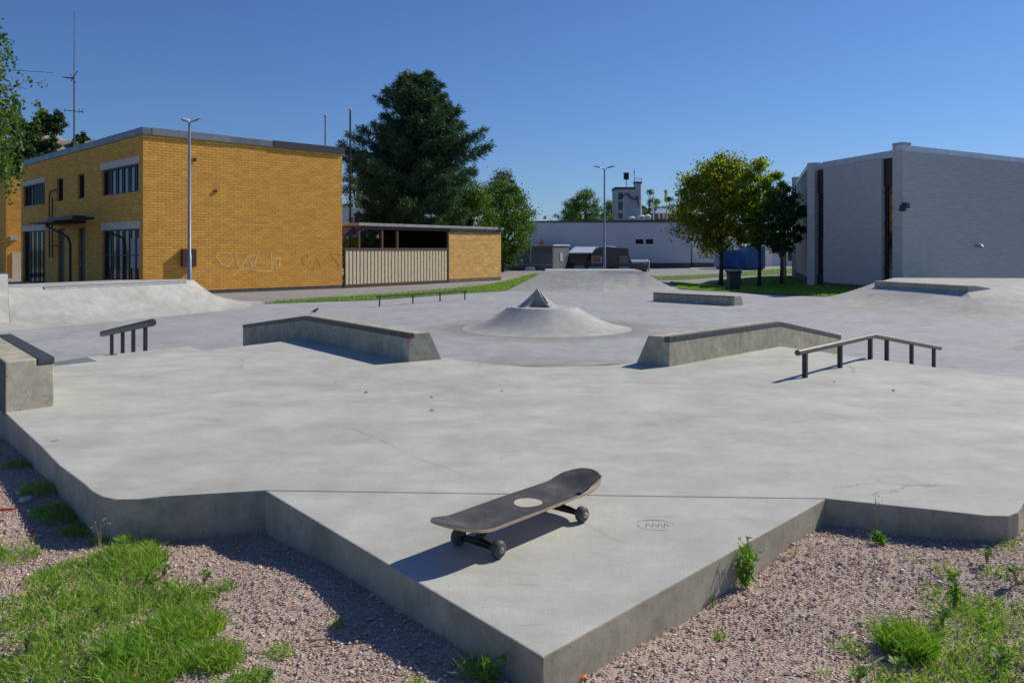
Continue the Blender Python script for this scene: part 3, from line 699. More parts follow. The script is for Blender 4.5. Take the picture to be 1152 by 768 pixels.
# ------------------------------------------------------------------ main ochre building
C0 = (-13.3, 29.8); D1 = (.69, .724); L1 = 8.56; D2 = (-.694, .72); L2 = 16.5; ZT = 5.15
F1 = Fr(C0, D1); F2r = Fr((C0[0] + D2[0] * L2, C0[1] + D2[1] * L2), (-D2[0], -D2[1]))   # runs left -> right, outward to the camera
t = thing('brick_building', 'two storey ochre brick building with grey metal roof edge, left of the carport', 'building', (-13.3, 33, G))
ops = []
def op(x0, x1, yt, yb):
    return (F2r.u_at(x0), F2r.u_at(x1), F2r.z_at(x1, yb), F2r.z_at(x1, yt))
up_r = op(114.6, 156.3, 183.5, 215.2); lo_r = op(115, 156.8, 257, 318); s1 = op(64, 71, 200, 226); s2 = op(87.5, 95, 195, 223)
up_l = op(26.5, 50.3, 205, 229.5); lo_l = op(26.2, 50.8, 259, 320); d1 = op(65, 72.5, 257, 320); d2 = op(88, 96, 256, 320)
ops = [up_r, lo_r, s1, s2, up_l, lo_l, d1, d2]
mb = wall(F2r, L2, G, ZT, ops)
w1 = wall(F1, L1, G + .13, ZT, [])
mb.add(w1.v, w1.f)
Bk = [F1.p(L1, 0, 0)[:2], F1.p(L1, -12, 0)[:2]]
D = Vector(D2) * L2
pA = F1.p(L1, 0, 0); pB = (pA[0] + D.x, pA[1] + D.y); pC = F2r.p(0, 0, 0)
for a, b_ in ((pA, pB), (pB, pC)):
    mb.add([(a[0], a[1], G), (b_[0], b_[1], G), (b_[0], b_[1], ZT), (a[0], a[1], ZT)], [(0, 1, 2, 3)])
obj('wall', mb, M['ybrick'], t, uv=True, fix=False)
mb = MB(); F1.box(mb, .01, L1, -.1, -.012, G, G + .128); obj('plinth', mb, M['plinth'], t)
inset = [F1.p(-.06, .06, 0)[:2], F1.p(L1 + .06, .06, 0)[:2], (pB[0] + .05, pB[1] + .1), F2r.p(-.06, .06, 0)[:2]]
mb = MB(); mb.prism(inset, ZT - .02, ZT + .24); rf = obj('roof', mb, M['fascia'], t, bevel=.01)
mb = MB(); F1.box(mb, 5.2, L1 + .07, .062, .075, ZT - .03, ZT + .25); obj('fascia_panel', mb, simple('dark_fascia', (.06, .06, .07), .5, .3), rf)
mb = MB(); F1.box(mb, .3, 3.3, .062, .068, ZT - .01, ZT + .246); obj('fascia_panel', mb, M['lgrey'] if False else simple('fascia_light', (.26, .28, .30), .45, .5), rf)
# interior backing and windows
for o_, bars, lt in ((up_r, 5, .27), (lo_r, 5, .27), (up_l, 6, .24), (lo_l, 4, .24), (s1, 0, 0), (s2, 0, 0)):
    w_ = window(F2r, o_, t, bars, lintel=lt, hbars=1 if o_ is lo_r else 0)
    if o_ is lo_r:
        for k_, (ua, ub, m_) in enumerate(((.10, .18, 0), (.40, .46, 0), (.66, .97, 0))):
            mb = MB()
            a, b_, c_, d_ = o_; W3 = b_ - a
            F2r.box(mb, a + W3 * ua, a + W3 * ub, -.149, -.1455, c_ + .5, d_ - .35)
            obj('pane_reflection', mb, M['pane_reflection'], w_)  # pale strips on the pane, painting the reflected white uprights
for o_ in (d1, d2):
    mb = MB(); F2r.box(mb, o_[0], o_[1], -.16, -.10, G, o_[3]); dr = obj('door', mb, M['dark'], t)
    mb = MB(); F2r.box(mb, o_[0] + .08, o_[0] + .12, -.10, -.05, .2, .5); obj('handle', mb, M['galv'], dr)
# canopy over the doors with its pipe post
zc = F2r.z_at(96, 252); ua, ub = F2r.u_at(66), F2r.u_at(96.5)
mb = MB(); F2r.box(mb, ua, ub, .002, .5, zc + .02, zc + .34); F2r.box(mb, F2r.u_at(58, 1.2), F2r.u_at(84, 1.2), .5, 1.3, zc + .1, zc + .2); F2r.box(mb, F2r.u_at(39, 1.0), F2r.u_at(66, 1.0) , .3, 1.2, zc + .05, zc + .12)
cn = obj('canopy', mb, M['dark'], t)
mb = MB(); u1, u2 = F2r.u_at(52, .9), F2r.u_at(79, .9)
mb.tube([F2r.p(u1, .9, zc - .0), F2r.p(u1 + .3, .9, zc - .12), F2r.p(u2 - .3, .9, F2r.z_at(76, 267, .9)), F2r.p(u2, .9, F2r.z_at(79, 275, .9)), F2r.p(u2, .9, G)], .05, 8); obj('pipe_post', mb, M['dark'], cn, smooth=True)
mb = MB()
for xx in (55.5, 59):
    u = F2r.u_at(xx, .12); mb.tube([F2r.p(u, .12, F2r.z_at(xx, 222, .12)), F2r.p(u, .12, F2r.z_at(xx, 290, .12))], .03, 6)
u = F2r.u_at(55.5, .12); z = F2r.z_at(55.5, 222, .12); mb.tube([F2r.p(u, .12, z), F2r.p(u + .15, .12, z + .25), F2r.p(u + .8, .12, z + .3)], .035, 6)
for yy in (250, 277): z = F2r.z_at(57, yy, .12); F2r.box(mb, F2r.u_at(55, .1), F2r.u_at(63 if yy > 260 else 60, .1), .08, .12, z, z + .05)
obj('ladder_pipes', mb, M['dark'], t)
mb = MB(); u = F1.u_at(211.5); z0 = F1.z_at(211, 300); z1 = F1.z_at(211, 280)
F1.box(mb, u - .28, u + .26, .003, .16, z0, z1); bx = obj('wall_cabinet', mb, M['signred'], t, bevel=.01)
mb = MB(); F1.box(mb, u - .1, u + .1, .161, .17, z0 + .2, z1 - .15); obj('cabinet_plate', mb, M['dark'], bx)
# pale and dark scrawls on the lit wall
def scrawl(fr, strokes, wd, w0, mat, name, parent):
    mb = MB()
    for st in strokes:
        P = [(fr.u_at(x), fr.z_at(x, y)) for x, y in st]
        for (a, b_), (c_, d_) in zip(P[:-1], P[1:]):
            l = math.hypot(c_ - a, d_ - b_) or 1; nx, nz = -(d_ - b_) / l * wd / 2, (c_ - a) / l * wd / 2
            mb.add([fr.p(a - nx, w0, b_ - nz), fr.p(c_ - nx, w0, d_ - nz), fr.p(c_ + nx, w0, d_ + nz), fr.p(a + nx, w0, b_ + nz)], [(0, 1, 2, 3)])
    return obj(name, mb, mat, parent)
arc = lambda cx, cy, rx, ry, a0, a1, n=14: [(cx + rx * math.cos(R(a0 + (a1 - a0) * i / n)), cy + ry * math.sin(R(a0 + (a1 - a0) * i / n))) for i in range(n + 1)]
scrawl(F1, [arc(252, 289, 9, 5, 190, 350), [(243, 288), (249, 297), (256, 300), (262, 293)], [(266, 284), (268, 299), (276, 302)], [(272, 300), (279, 288), (285, 302), (291, 283)], [(262, 310), (270, 303), (288, 300)],
            [(305, 284), (306, 303), (315, 303)], [(307, 292), (315, 290), (314, 304)], arc(297, 300, 16, 5, 10, 170)], .055, .004, M['chalk'], 'pale_graffiti', t)
scrawl(F1, [arc(345, 293, 5, 6, 0, 300), [(352, 304), (356, 290), (361, 300)], [(363, 297), (372, 285), (382, 300)], arc(374, 300, 7, 8, 200, 420), [(374, 285), (384, 287)]], .04, .004, M['soot'], 'dark_graffiti', t)
for xx, yy in ((219, 179.5), (242.5, 215)):
    mb = MB(); u, z = F1.u_at(xx), F1.z_at(xx, yy); F1.box(mb, u - .06, u + .05, .002, .05, z - .06, z + .05); obj('wall_bracket', mb, M['signred'], t)
# wing behind, at far left
t = thing('brick_building', 'ochre brick wing half shaded, behind the main brick building at the far left', 'building', (-31, 50, G))
Cw = (-29.37, 48.0); Fw = Fr(Cw, (.72, .694)); Fw2 = Fr((Cw[0] - .694 * 10, Cw[1] + .72 * 10), (.694, -.72))
mb = wall(Fw, 9, G, 5.35, []); w2 = wall(Fw2, 10, G, 5.35, []); mb.add(w2.v, w2.f); obj('wall', mb, M['ybrick'], t, uv=True, fix=False)
mb = MB(); mb.prism([Fw.p(-.03, .03, 0)[:2], Fw.p(9, .03, 0)[:2], Fw.p(9, -10, 0)[:2], Fw2.p(-.03, .03, 0)[:2]], 5.3, 5.5); obj('roof', mb, M['dark'], t)
mb = MB(); u = Fw.u_at(15.2); z = Fw.z_at(15, 268); Fw.box(mb, u - .2, u + .2, .003, .18, z - .12, z + .12); obj('wall_lamp', mb, M['pane'], t)
mb = MB(); Fw.box(mb, Fw.u_at(13.5), Fw.u_at(23.5), .003, .05, G, Fw.z_at(14, 284)); obj('door', mb, M['cream'], t)

# ------------------------------------------------------------------ carport with slatted fence
F3 = Fr((-7.32, 36.1), (.6, .8)); Lf = 6.85; Lb = 11.2
t = thing('carport', 'low flat roofed carport with cream board fence and brown frame beside the brick building', 'carport', (-5, 38.5, G))
mb = MB(); 
nb = 31
for k in range(nb):
    u0 = .08 + k * (Lf - .12) / nb; F3.box(mb, u0, u0 + .145, -.03, .012, G + .14, .93)
obj('fence_boards', mb, M['cream'], t)
mb = MB(); F3.box(mb, .02, Lf - .02, -.07, -.032, G + .1, .95); obj('fence_backing', mb, M['brown'], t)
mb = MB(); F3.box(mb, 0, Lf, -.08, .03, .93, 1.04); F3.box(mb, 0, Lf, -.08, .025, G + .02, G + .13)
F3.box(mb, F3.u_at(400), Lf, -.08, .028, 1.88, 2.02)
for xx in (404, 430, 447): u = F3.u_at(xx); F3.box(mb, u - .05, u + .05, -.07, .02, 1.04, 1.88)
F3.box(mb, Lf - .06, Lf + .04, -.07, .034, G, 2.02)
obj('frame', mb, M['brown'], t)
mb = MB(); F3.box(mb, .02, F3.u_at(403), -3.0, -.1, 1.6, 1.95); obj('side_beam', mb, simple('brown_dark', (.06, .02, .02), .6), t)
mb = MB(); F3.box(mb, F3.u_at(402), Lb + .05, -5.0, .12, 2.03, 2.16); rf = obj('roof', mb, M['roofgrey'], t, bevel=.01)
mb = MB(); F3.box(mb, Lf + .05, Lb + .04, -.02, .05, 1.87, 2.028); F3.box(mb, Lf + .05, Lb - .6, .052, .09, 1.93, 1.99); obj('gutter', mb, M['plinth'], rf)
mb = MB(); F3.box(mb, Lb - .35, Lb - .1, .125, .16, 2.1, 2.2); obj('roof_hook', mb, M['dark'], rf)
mb = MB(); F3.box(mb, Lf + .05, Lb, -4.8, 0, G + .18, 1.868); obj('brick_wall', mb, M['ybrick2'], t, uv=True)
mb = MB(); F3.box(mb, Lf + .045, Lb + .005, -4.8, .01, G, G + .178); obj('plinth', mb, M['plinth2'], t)
mb = MB(); F3.box(mb, F3.u_at(449, -4.8), Lf + .03, -4.8, -4.7, G, 2.02); F3.box(mb, Lf - .01, Lf + .04, -4.7, -.09, G, 2.025); obj('rear_shade_panels', mb, simple('painted_interior_shade', (.012, .011, .010), 1, spec=0), t)  # carport's inner shade painted as near-black panels, one covering the brick side

# ------------------------------------------------------------------ white brick building at right
t = thing('brick_building', 'tall white painted brick building with dark window slits, right of the trees', 'building', (18, 38, G))
ZB = 5.0
P3 = (15.52, 33.72); Q4 = (15.72, 33.28); D4 = Vector((.852, .524)).normalized()
E4 = (Q4[0] + D4.x * 16, Q4[1] + D4.y * 16)
F4 = Fr(Q4, D4); FE = Fr(P3, (Q4[0] - P3[0], Q4[1] - P3[1])); lE = math.hypot(Q4[0] - P3[0], Q4[1] - P3[1])
mb = MB()
def wseg(a, b_, z0=G, z1=ZB): mb.add([(a[0], a[1], z0 - .5), (b_[0], b_[1], z0 - .5), (b_[0], b_[1], z1), (a[0], a[1], z1)], [(0, 1, 2, 3)])
wseg(Q4, E4, G, 4.97); wseg(P3, Q4, G, 5.2); wseg((P3[0] + .5, P3[1] + .45), P3, G, 5.2)
W3a = (15.28, 34.2); W3b = (14.43, 38.3)
wseg(W3b, W3a, G, 4.72); wseg(W3a, (W3a[0] + .5, W3a[1] + .3), G, 4.72); wseg((W3b[0] + .5, W3b[1] - .1), W3b, G, 4.72)
p2a, p2b = (14.05, 39.35), (14.27, 39.0)
wseg(p2a, p2b, G, 5.08); wseg((14.55, 40.4), p2a, G, 5.08); wseg(p2b, (14.9, 39.3), G, 5.08)
w1a, w1b = (14.42, 40.3), (16.7, 48.6)
wseg(w1b, w1a, G, 4.75); wseg((16.79, 49.6), (17.12, 49.3), G, 5.3); wseg((18, 52), (16.79, 49.6), G, 5.3); wseg((17.12, 49.3), (17.6, 49.5), G, 5.3)
wseg(E4, (E4[0] - 8, E4[1] + 14)); 
obj('wall', mb, M['wbrick'], t, uv=True, fix=False)
def fasc(a, b_, z0, z1, off=.05):
    fr = Fr(a, (b_[0] - a[0], b_[1] - a[1])); l = math.hypot(b_[0] - a[0], b_[1] - a[1]); m_ = MB(); fr.box(m_, -.02, l + .02, -.3, off, z0, z1); return m_
mbf = fasc(Q4, E4, 4.975, 5.2, .015); m2 = fasc(W3b, P3, 4.725, 5.02, .02); mbf.add(m2.v, m2.f); m2 = fasc(w1b, p2a, 4.755, 4.98, .02); mbf.add(m2.v, m2.f)
obj('roof_edge', mbf, M['fascia_w'], t, bevel=.01)
mb = MB(); mb.prism([(Q4[0] + .1, Q4[1] + .5), (E4[0] - .3, E4[1] + .5), (E4[0] - 8, E4[1] + 13.5), (18.4, 51.6), (17.5, 49.4), (17.1, 48.4), (15.2, 40.3), (14.9, 38.4), (15.8, 34.5)], 4.5, 4.70); obj('roof', mb, M['roofgrey'], t)
mb = MB(); FE.box(mb, 0.0, lE, -.5, .02, 5.201, 5.3); FE.box(mb, lE, lE + .05, -.4, .02, 5.201, 5.28)
obj('parapet_cap', mb, M['lgrey'], t)
for a, b_, z1 in (((15.30, 34.62), (15.80, 33.72), 4.725), ((14.45, 39.2), (14.85, 38.2), 4.725), ((17.0, 49.7), (16.9, 48.2), 4.75)):
    fr = Fr(a, (b_[0] - a[0], b_[1] - a[1])); l = math.hypot(b_[0] - a[0], b_[1] - a[1])
    mb = MB(); fr.box(mb, 0, .05, 0, .05, G, z1); fr.box(mb, l - .05, l, 0, .05, G, z1); fr.box(mb, l * .5 - .02, l * .5 + .02, 0, .05, G, z1)
    for k_ in range(8): z_ = G + .25 + k_ * .62; fr.box(mb, .05, l - .05, 0, .045, z_, z_ + .05)
    fr.box(mb, 0, l, .001, .06, 3.6, z1); fr.box(mb, 0, l, .001, .055, G, G + .5)
    w_ = obj('window', mb, M['dark'], t)
    mb = MB(); mb.add([fr.p(0, -.01, G), fr.p(l, -.01, G), fr.p(l, -.01, z1), fr.p(0, -.01, z1)], [(0, 1, 2, 3)]); obj('pane', mb, M['glass'], w_, fix=False)
mb = MB(); fr = Fr(W3b, (W3a[0] - W3b[0], W3a[1] - W3b[1])); fr.box(mb, 0, 4.1, -.05, .03, G, G + .16); fr = Fr(w1b, (w1a[0] - w1b[0], w1a[1] - w1b[1])); fr.box(mb, 0, 8.4, -.05, .05, G, G + .35); obj('plinth', mb, M['plinth2'], t)
mb = MB(); u = .2; F4.box(mb, -.25, .0, .12, .32, 2.62, 2.85); F4.box(mb, -.12, -.04, -.1, .15, 2.55, 2.62); F4.box(mb, -.35, -.2, .1, .3, 2.5, 2.75); obj('floodlight', mb, M['dark'], t, bevel=.01)
mb = MB(); u = F4.u_at(1098); z = F4.z_at(1098, 276.5); mb.tube([F4.p(u, 0, z), F4.p(u, .2, z), F4.p(u, .26, z - .08)], [.07, .08, .09], 10); obj('wall_vent', mb, M['lgrey'], t, smooth=True)

# ------------------------------------------------------------------ far buildings
def at(x, Y): return (x - CX) / FPX * Y
def zy(y, Y): return 1 - (y - HY) * Y / FPX
t = thing('long_building', 'long low pale grey building with two small windows, far behind the lamp post', 'building', (at(680, 76), 76, G))
xa, xb, Y0 = at(585, 73.5), at(777, 73.5), 73.5
FL = Fr((xa, Y0), (1, 0)); LL = xb - xa
o1 = (at(715, Y0) - xa, at(724, Y0) - xa, zy(274.5, Y0), zy(269, Y0)); o2_ = (at(726.5, Y0) - xa, at(735, Y0) - xa, zy(274.5, Y0), zy(269, Y0))
mb = wall(FL, LL, G, 3.35, [o1, o2_]); mb.add([(xb, Y0, G), (xb + 2, Y0 + 14, G), (xb + 2, Y0 + 14, 3.35), (xb, Y0, 3.35), (xa, Y0, G), (xa, Y0 + 14, G), (xa, Y0 + 14, 3.35), (xa, Y0, 3.35)], [(0, 1, 2, 3), (4, 5, 6, 7)])
obj('wall', mb, M['wallgrey'], t, fix=False)
mb = MB(); mb.prism([(xa - .1, Y0 - .08), (xb + .1, Y0 - .08), (xb + 2.1, Y0 + 14), (xa - .1, Y0 + 14)], 3.34, lambda x, y: 3.46 + .17 * (x - xa) / LL); obj('roof', mb, M['plinth'], t)
mb = MB(); FL.box(mb, 0, LL, .003, .05, G, G + .45); obj('plinth', mb, M['plinth'], t)
window(FL, o1, t, 0); window(FL, o2_, t, 0)
t = thing('low_annex', 'low pale annex building half hidden behind the trees, right of the long grey building', 'building', (at(795, 78), 80, G))
mb = MB(); mb.prism([(at(779, 78), 78), (at(835, 78), 78), (at(835, 78), 86), (at(779, 78), 86)], G + .4, 2.4); obj('wall', mb, M['white'], t)
mb = MB(); mb.prism([(at(779, 78), 77.9), (at(835, 78), 77.9), (at(835, 78), 86), (at(779, 78), 86)], G, G + .39); obj('plinth', mb, M['plinth2'], t)
mb = MB(); mb.prism([(at(778, 78), 77.7), (at(836, 78), 77.7), (at(836, 78), 86.3), (at(778, 78), 86.3)], 2.41, 2.55); obj('roof', mb, M['plinth'], t)
t = thing('low_annex', 'small pale building seen between the dark tree and the white brick building', 'building', (at(897, 84), 88, G))
mb = MB(); mb.prism([(at(868, 84), 84), (at(915, 84), 84), (at(915, 84), 92), (at(868, 84), 92)], G, 1.6); obj('wall', mb, M['white'], t)
mb = MB(); mb.prism([(at(867, 84), 83.6), (at(916, 84), 83.6), (at(916, 84), 92), (at(867, 84), 92)], 1.61, 1.8); obj('roof', mb, M['lgrey'], t)
mb = MB(); mb.box((at(893, 84), 83.95, .4), (1.2, .06, 1.2)); obj('window', mb, M['glass'], t)
# house peeping over the carport
t = thing('white_house', 'pale flat roofed house seen above the carport next to the brick building', 'building', (at(400, 75), 78, G))
Yh = 75
FH = Fr((at(372, Yh), Yh), (1, 0)); l = at(419, Yh) - at(372, Yh)
oh = (at(399, Yh) - at(372, Yh), at(416, Yh) - at(372, Yh), zy(250, Yh), zy(240, Yh)); og = (at(405, Yh) - at(372, Yh), at(417, Yh) - at(372, Yh), zy(279, Yh), zy(273, Yh))
mb = wall(FH, l, G, zy(236, Yh), [oh]); mb.add([(at(419, Yh), Yh, G), (at(419, Yh), Yh + 8, G), (at(419, Yh), Yh + 8, zy(236, Yh)), (at(419, Yh), Yh, zy(236, Yh))], [(0, 1, 2, 3)])
obj('wall', mb, M['fascia_w'], t, fix=False); window(FH, oh, t, 1)
mb = MB(); FH.box(mb, -.1, l + .2, -8, .3, zy(236, Yh) + .01, zy(234.5, Yh) + .03); obj('roof', mb, M['white'], t)
mb = MB()
for k_ in range(9): xk = at(404, 60) + k_ * .11; mb.box((xk, 60, zy(274, 60) - .2), (.03, .03, .55))
mb.box((at(411, 60), 60, zy(272.5, 60)), (1.0, .04, .05)); mb.box((at(411, 60), 60, G + .45), (.06, .06, 1.2)); 
tag(obj('railing', mb, M['white']), 'small white railing seen through the open carport frame', 'railing')

# tower
Yt = 120; t = thing('fire_tower', 'pale weathered tower with round turret above the long grey building', 'tower', (at(706, Yt), Yt, G))
xa, xb = at(692.5, Yt), at(714, Yt)
FT = Fr((xa, Yt), (1, 0)); lt_ = xb - xa
tops_ = [(at(695.5, Yt) - xa, at(700.5, Yt) - xa, zy(a, Yt), zy(b_, Yt)) for a, b_ in ((224.5, 217), (236.5, 227), (246, 240))]
mb = wall(FT, lt_, G, zy(213, Yt), tops_); mb.add([(xb, Yt, G), (xb, Yt + 4, G), (xb, Yt + 4, 9.5), (xb, Yt, 9.5), (xa, Yt, G), (xa, Yt + 4, G), (xa, Yt + 4, 9.6), (xa, Yt, 9.6)], [(0, 1, 2, 3), (4, 5, 6, 7)])
obj('wall', mb, M['towerw'], t, fix=False)
for o_ in tops_: window(FT, o_, t, 0)
mb = MB(); FT.box(mb, -.1, lt_ + .1, -4, .1, zy(213, Yt), zy(210.5, Yt)); obj('roof', mb, M['plinth'], t)
mb = MB(); mb.lathe([(.58, G + .7), (.58, zy(206.5, Yt) - G)], (at(717.7, Yt), Yt + .3, G), 20); obj('turret', mb, M['towerw'], t, smooth=True)
mb = MB(); mb.lathe([(.66, zy(206.5, Yt) - G), (.66, zy(204.5, Yt) - G)], (at(717.7, Yt), Yt + .3, G), 20); mb.box((at(717.7, Yt), Yt, zy(202.5, Yt)), (1.2, .05, .05)); mb.box((at(717.7, Yt), Yt, zy(200.5, Yt)), (1.2, .05, .05))
for xx in (713.6, 721.5): mb.box((at(xx, Yt), Yt, zy(203, Yt)), (.05, .05, .7))
obj('turret_rail', mb, M['dgrey'], t)
mb = MB(); mb.box((at(713.5, Yt), Yt, zy(198, Yt)), (.07, .07, 2.0)); mb.box((at(713, Yt), Yt, zy(193.5, Yt)), (.3, .07, .07)); obj('mast', mb, M['dgrey'], t)
mb = MB(); mb.box((at(704.5, Yt), Yt, zy(206, Yt)), (.09, .09, 1.3))
for i in range(3):
    for j in range(4): mb.box((at(702.6 + i * 1.95, Yt), Yt - .05, zy(195.2 + j * 2.0, Yt)), (.22, .35, .22))
mb.box((at(704.5, Yt), Yt + .15, zy(198, Yt)), (.74, .1, .95)); obj('siren', mb, M['dark'], t)
mb = MB()
for P in ([(701, 219), (706, 218), (709, 222), (713, 225), (717, 222)], [(706, 218), (706.8, 221)], [(716, 221), (717, 226), (718.5, 232)], [(695, 224), (700, 222), (701, 219)]):
    mb.tube([(at(x, Yt), Yt - .35, zy(y, Yt)) for x, y in P], .09, 5)
obj('ivy_stem', mb, M['bark'], t)
# things on/behind the long roof
t = thing('roof_shed', 'small blue grey roofed shed above the long building beside the yellow flag', 'shed', (at(744, 100), 100, G))
mb = MB(); mb.prism([(at(738, 100), 100), (at(753, 100), 100), (at(753, 100), 102), (at(738, 100), 102)], G, zy(240, 100)); obj('wall', mb, M['orange'], t)
mb = MB(); xa, xb = at(736.5, 100), at(754, 100); mb.hexa([(xa, 99.8, zy(240, 100)), (xb, 99.8, zy(240, 100)), (xb, 102, zy(240, 100)), (xa, 102, zy(240, 100)), (xa + .5, 100.8, zy(234, 100)), (xb - .3, 100.8, zy(234, 100)), (xb - .3, 101.2, zy(234, 100)), (xa + .5, 101.2, zy(234, 100))]); obj('roof', mb, M['fascia_w'], t)
mb = MB()
for xx in (741.5, 746.5, 750): mb.box((at(xx, 100), 99.95, zy(243, 100)), (.22, .08, .7))
obj('window', mb, M['white'], t)
for xx, yy, s_, lb in ((711, 243.5, .5, 'leftmost small white roof vent beside the tower foot'), (721.8, 241.5, .55, 'middle small white roof vent on the long grey roof'), (728.5, 241, .55, 'rightmost small white roof vent on the long grey roof')):
    mb = MB(); zb = 3.5; zt_ = zy(yy, 80); mb.lathe([(.22, 0), (.22, (zt_ - zb) * .6), (.34, (zt_ - zb) * .6), (.36, (zt_ - zb) * .8), (.1, zt_ - zb)], (at(xx, 80), 80, zb), 12)
    tag(obj('roof_vent', mb, M['white']), lb, 'roof vent', 'roof vents on the long building')
t = thing('flagpole', 'thin white pole right of the pale tower', 'pole', (at(735, 95), 95, G)); mb = MB(); mb.tube([(at(735, 95), 95, G), (at(735, 95), 95, zy(213, 95))], [.1, .06], 8); obj('pole', mb, M['white'], t)
t = thing('flag', 'yellow beach flag hanging above the long grey building', 'flag', (at(748.5, 90), 90, G))
mb = MB(); mb.tube([(at(750, 90), 90, G), (at(750, 90), 90, zy(213, 90))], .04, 6); obj('pole', mb, M['lgrey'], t)
mb = MB(); rs = [[(at(x0, 90), 90 + .06 * math.sin(k_ * 1.9), zy(213 + k_ * 2.4, 90)), (at(x1, 90), 90.05 + .08 * math.cos(k_ * 1.9), zy(213 + k_ * 2.4, 90)), (at(x1, 90), 90.09 + .08 * math.cos(k_ * 1.9), zy(213 + k_ * 2.4, 90)), (at(x0, 90), 90.04 + .06 * math.sin(k_ * 1.9), zy(213 + k_ * 2.4, 90))] for k_, (x0, x1) in enumerate(((749, 750), (746.5, 750.3), (748, 750.2), (747.5, 749.6), (747.6, 750.3), (747.2, 750.4), (748, 749.8)))]
mb.rings(rs); obj('cloth', mb, M['yellow'], t)

# grey shelter, dark trailer cabin, round bin
Ys = 66; t = thing('waste_shelter', 'low mid grey clad shelter with pale flat roof, left of the dark cabin', 'shelter', (at(600, Ys), Ys, G))
x0, x1, x2 = at(572.5, Ys), at(622, Ys), at(640, 69)
mb = MB(); mb.prism([(x0, Ys), (x1, Ys), (x2, 69), (x2, 74), (x0, 74)], G + .05, 1.22); obj('cladding', mb, M['mgrey'], t)
mb = MB()
for k_ in range(10): z_ = G + .15 + k_ * .13; mb.box(((x0 + x1) / 2, Ys - .012, z_), (x1 - x0 - .1, .02, .018))
mb.box((at(597, Ys), Ys - .03, .55), (.09, .05, 1.3)); mb.box((x1, Ys - .02, .3), (.1, .08, 1.9)); mb.box((x0, Ys - .02, .3), (.1, .08, 1.9)); mb.box(((x0 + x1) / 2, Ys - .03, -.25), (x1 - x0, .03, .05))
obj('trim', mb, M['lgrey'], t)
mb = MB(); mb.box(((x1 + x2) / 2, 67.46, .35), (.5, .06, .7), math.atan2(3, x2 - x1)); obj('side_louvre', mb, M['lgrey'], t)
mb = MB(); mb.prism([(x0 - .2, Ys - .15), (x1 + .05, Ys - .15), (x2 + .1, 69), (x2, 74), (x0 - .2, 74)], 1.221, 1.36); obj('roof', mb, M['lgrey'], t, bevel=.02)
mb = MB(); mb.hexa([(at(590, 65), 65.2, G), (at(603, 65), 65.2, G), (at(603, 65), 65.8, G), (at(590, 65), 65.8, G), (at(592, 65), 65.2, G + .3), (at(601, 65), 65.2, G + .3), (at(601, 65), 65.7, G + .3), (at(592, 65), 65.7, G + .3)]); tag(obj('step_box', mb, M['fascia_w']), 'small grey blue step at the foot of the grey shelter', 'step')
mb = MB(); mb.hexa([(at(605, 72), 70, 1.37), (at(612, 72), 70, 1.37), (at(612, 72), 70.1, 1.37), (at(605, 72), 70.1, 1.37), (at(608.3, 72), 70, 1.85), (at(608.8, 72), 70, 1.85), (at(608.8, 72), 70.1, 1.85), (at(608.3, 72), 70.1, 1.85)]); tag(obj('warning_sign', mb, M['warn']), 'small orange triangular sign on the grey shelter roof', 'sign')
Yc = 60; t = thing('site_cabin', 'dark grey cabin with slanted glazed front and pale roof behind the concrete bank', 'cabin', (at(672, Yc), Yc, G))
a0, a1, a2, a3, a4 = at(638, Yc), at(663.5, Yc), at(674, Yc), at(694, Yc), at(706.5, Yc)
zt = lambda y: zy(y, Yc)
mb = MB(); mb.prism([(a1, Yc), (a4 + .15, Yc), (a4 + .15, Yc + 4), (a1, Yc + 4)], zt(300), lambda x, y: zt(283.5) if x < a1 + .1 else zt(278.8)); 
body = [(a1, zt(300)), (a4 + .2, zt(300)), (a4, zt(279)), (a2, zt(278.5)), (a1 + .1, zt(285))]
mb = MB(); mb.rings([[(x, Yc, z) for x, z in body], [(x, Yc + 4, z) for x, z in body]]); obj('body', mb, M['dgrey'], t)
fr_ = [(a0 - .1, zt(303.5)), (a1 - .02, zt(303.5)), (a1 - .02, zt(285)), (a0 + .22, zt(284.5))]
mb = MB(); mb.rings([[(x, Yc + .35, z) for x, z in fr_], [(x, Yc + 4, z) for x, z in fr_]]); obj('front_bay', mb, M['glass'], t)
mb = MB()
for yy in (288.5, 296.5): mb.box(((a0 + a1) / 2, Yc + .33, zt(yy)), (a1 - a0 - .5, .03, .05))
mb.tube([(a0 - .1, Yc + .3, zt(303.5)), (a0 + .22, Yc + .3, zt(284.5))], .06, 6); mb.tube([(a1 - .35, Yc + .3, zt(303.5)), (a1, Yc + .3, zt(285))], .06, 6); obj('bay_trim', mb, M['dark'], t)
mb = MB(); mb.hexa([(a0 + .1, Yc - .05, zt(285)), (a1 + .1, Yc - .05, zt(285)), (a2 + .3, Yc + 3, zt(279)), (a0 + .8, Yc + 3, zt(279)), (a0 + .1, Yc - .05, zt(284)), (a1 + .1, Yc - .05, zt(284)), (a2 + .3, Yc + 3, zt(277.5)), (a0 + .8, Yc + 3, zt(277.5))])
mb.tube([(a2, Yc + .5, zt(278.5)), (a2 + .5, Yc + .5, zt(277.6)), (a3 - .5, Yc + .5, zt(277.8)), (a3, Yc + .5, zt(279))], .1, 6); obj('roof', mb, M['fascia_w'], t)
mb = MB(); mb.box((at(671.5, Yc), Yc - .03, zt(292)), (.75, .05, .5)); wd_ = obj('window', mb, M['lgrey'], t)
mb = MB(); mb.box((at(671, Yc), Yc - .06, zt(292)), (.58, .02, .38)); obj('poster', mb, M['orange'], wd_)
mb = MB()
for k_ in range(4): mb.box((at(701.5, Yc), Yc - .02, zt(288.6 + k_ * 2.1)), (.62, .05, .05))
obj('louvre', mb, M['lgrey'], t)
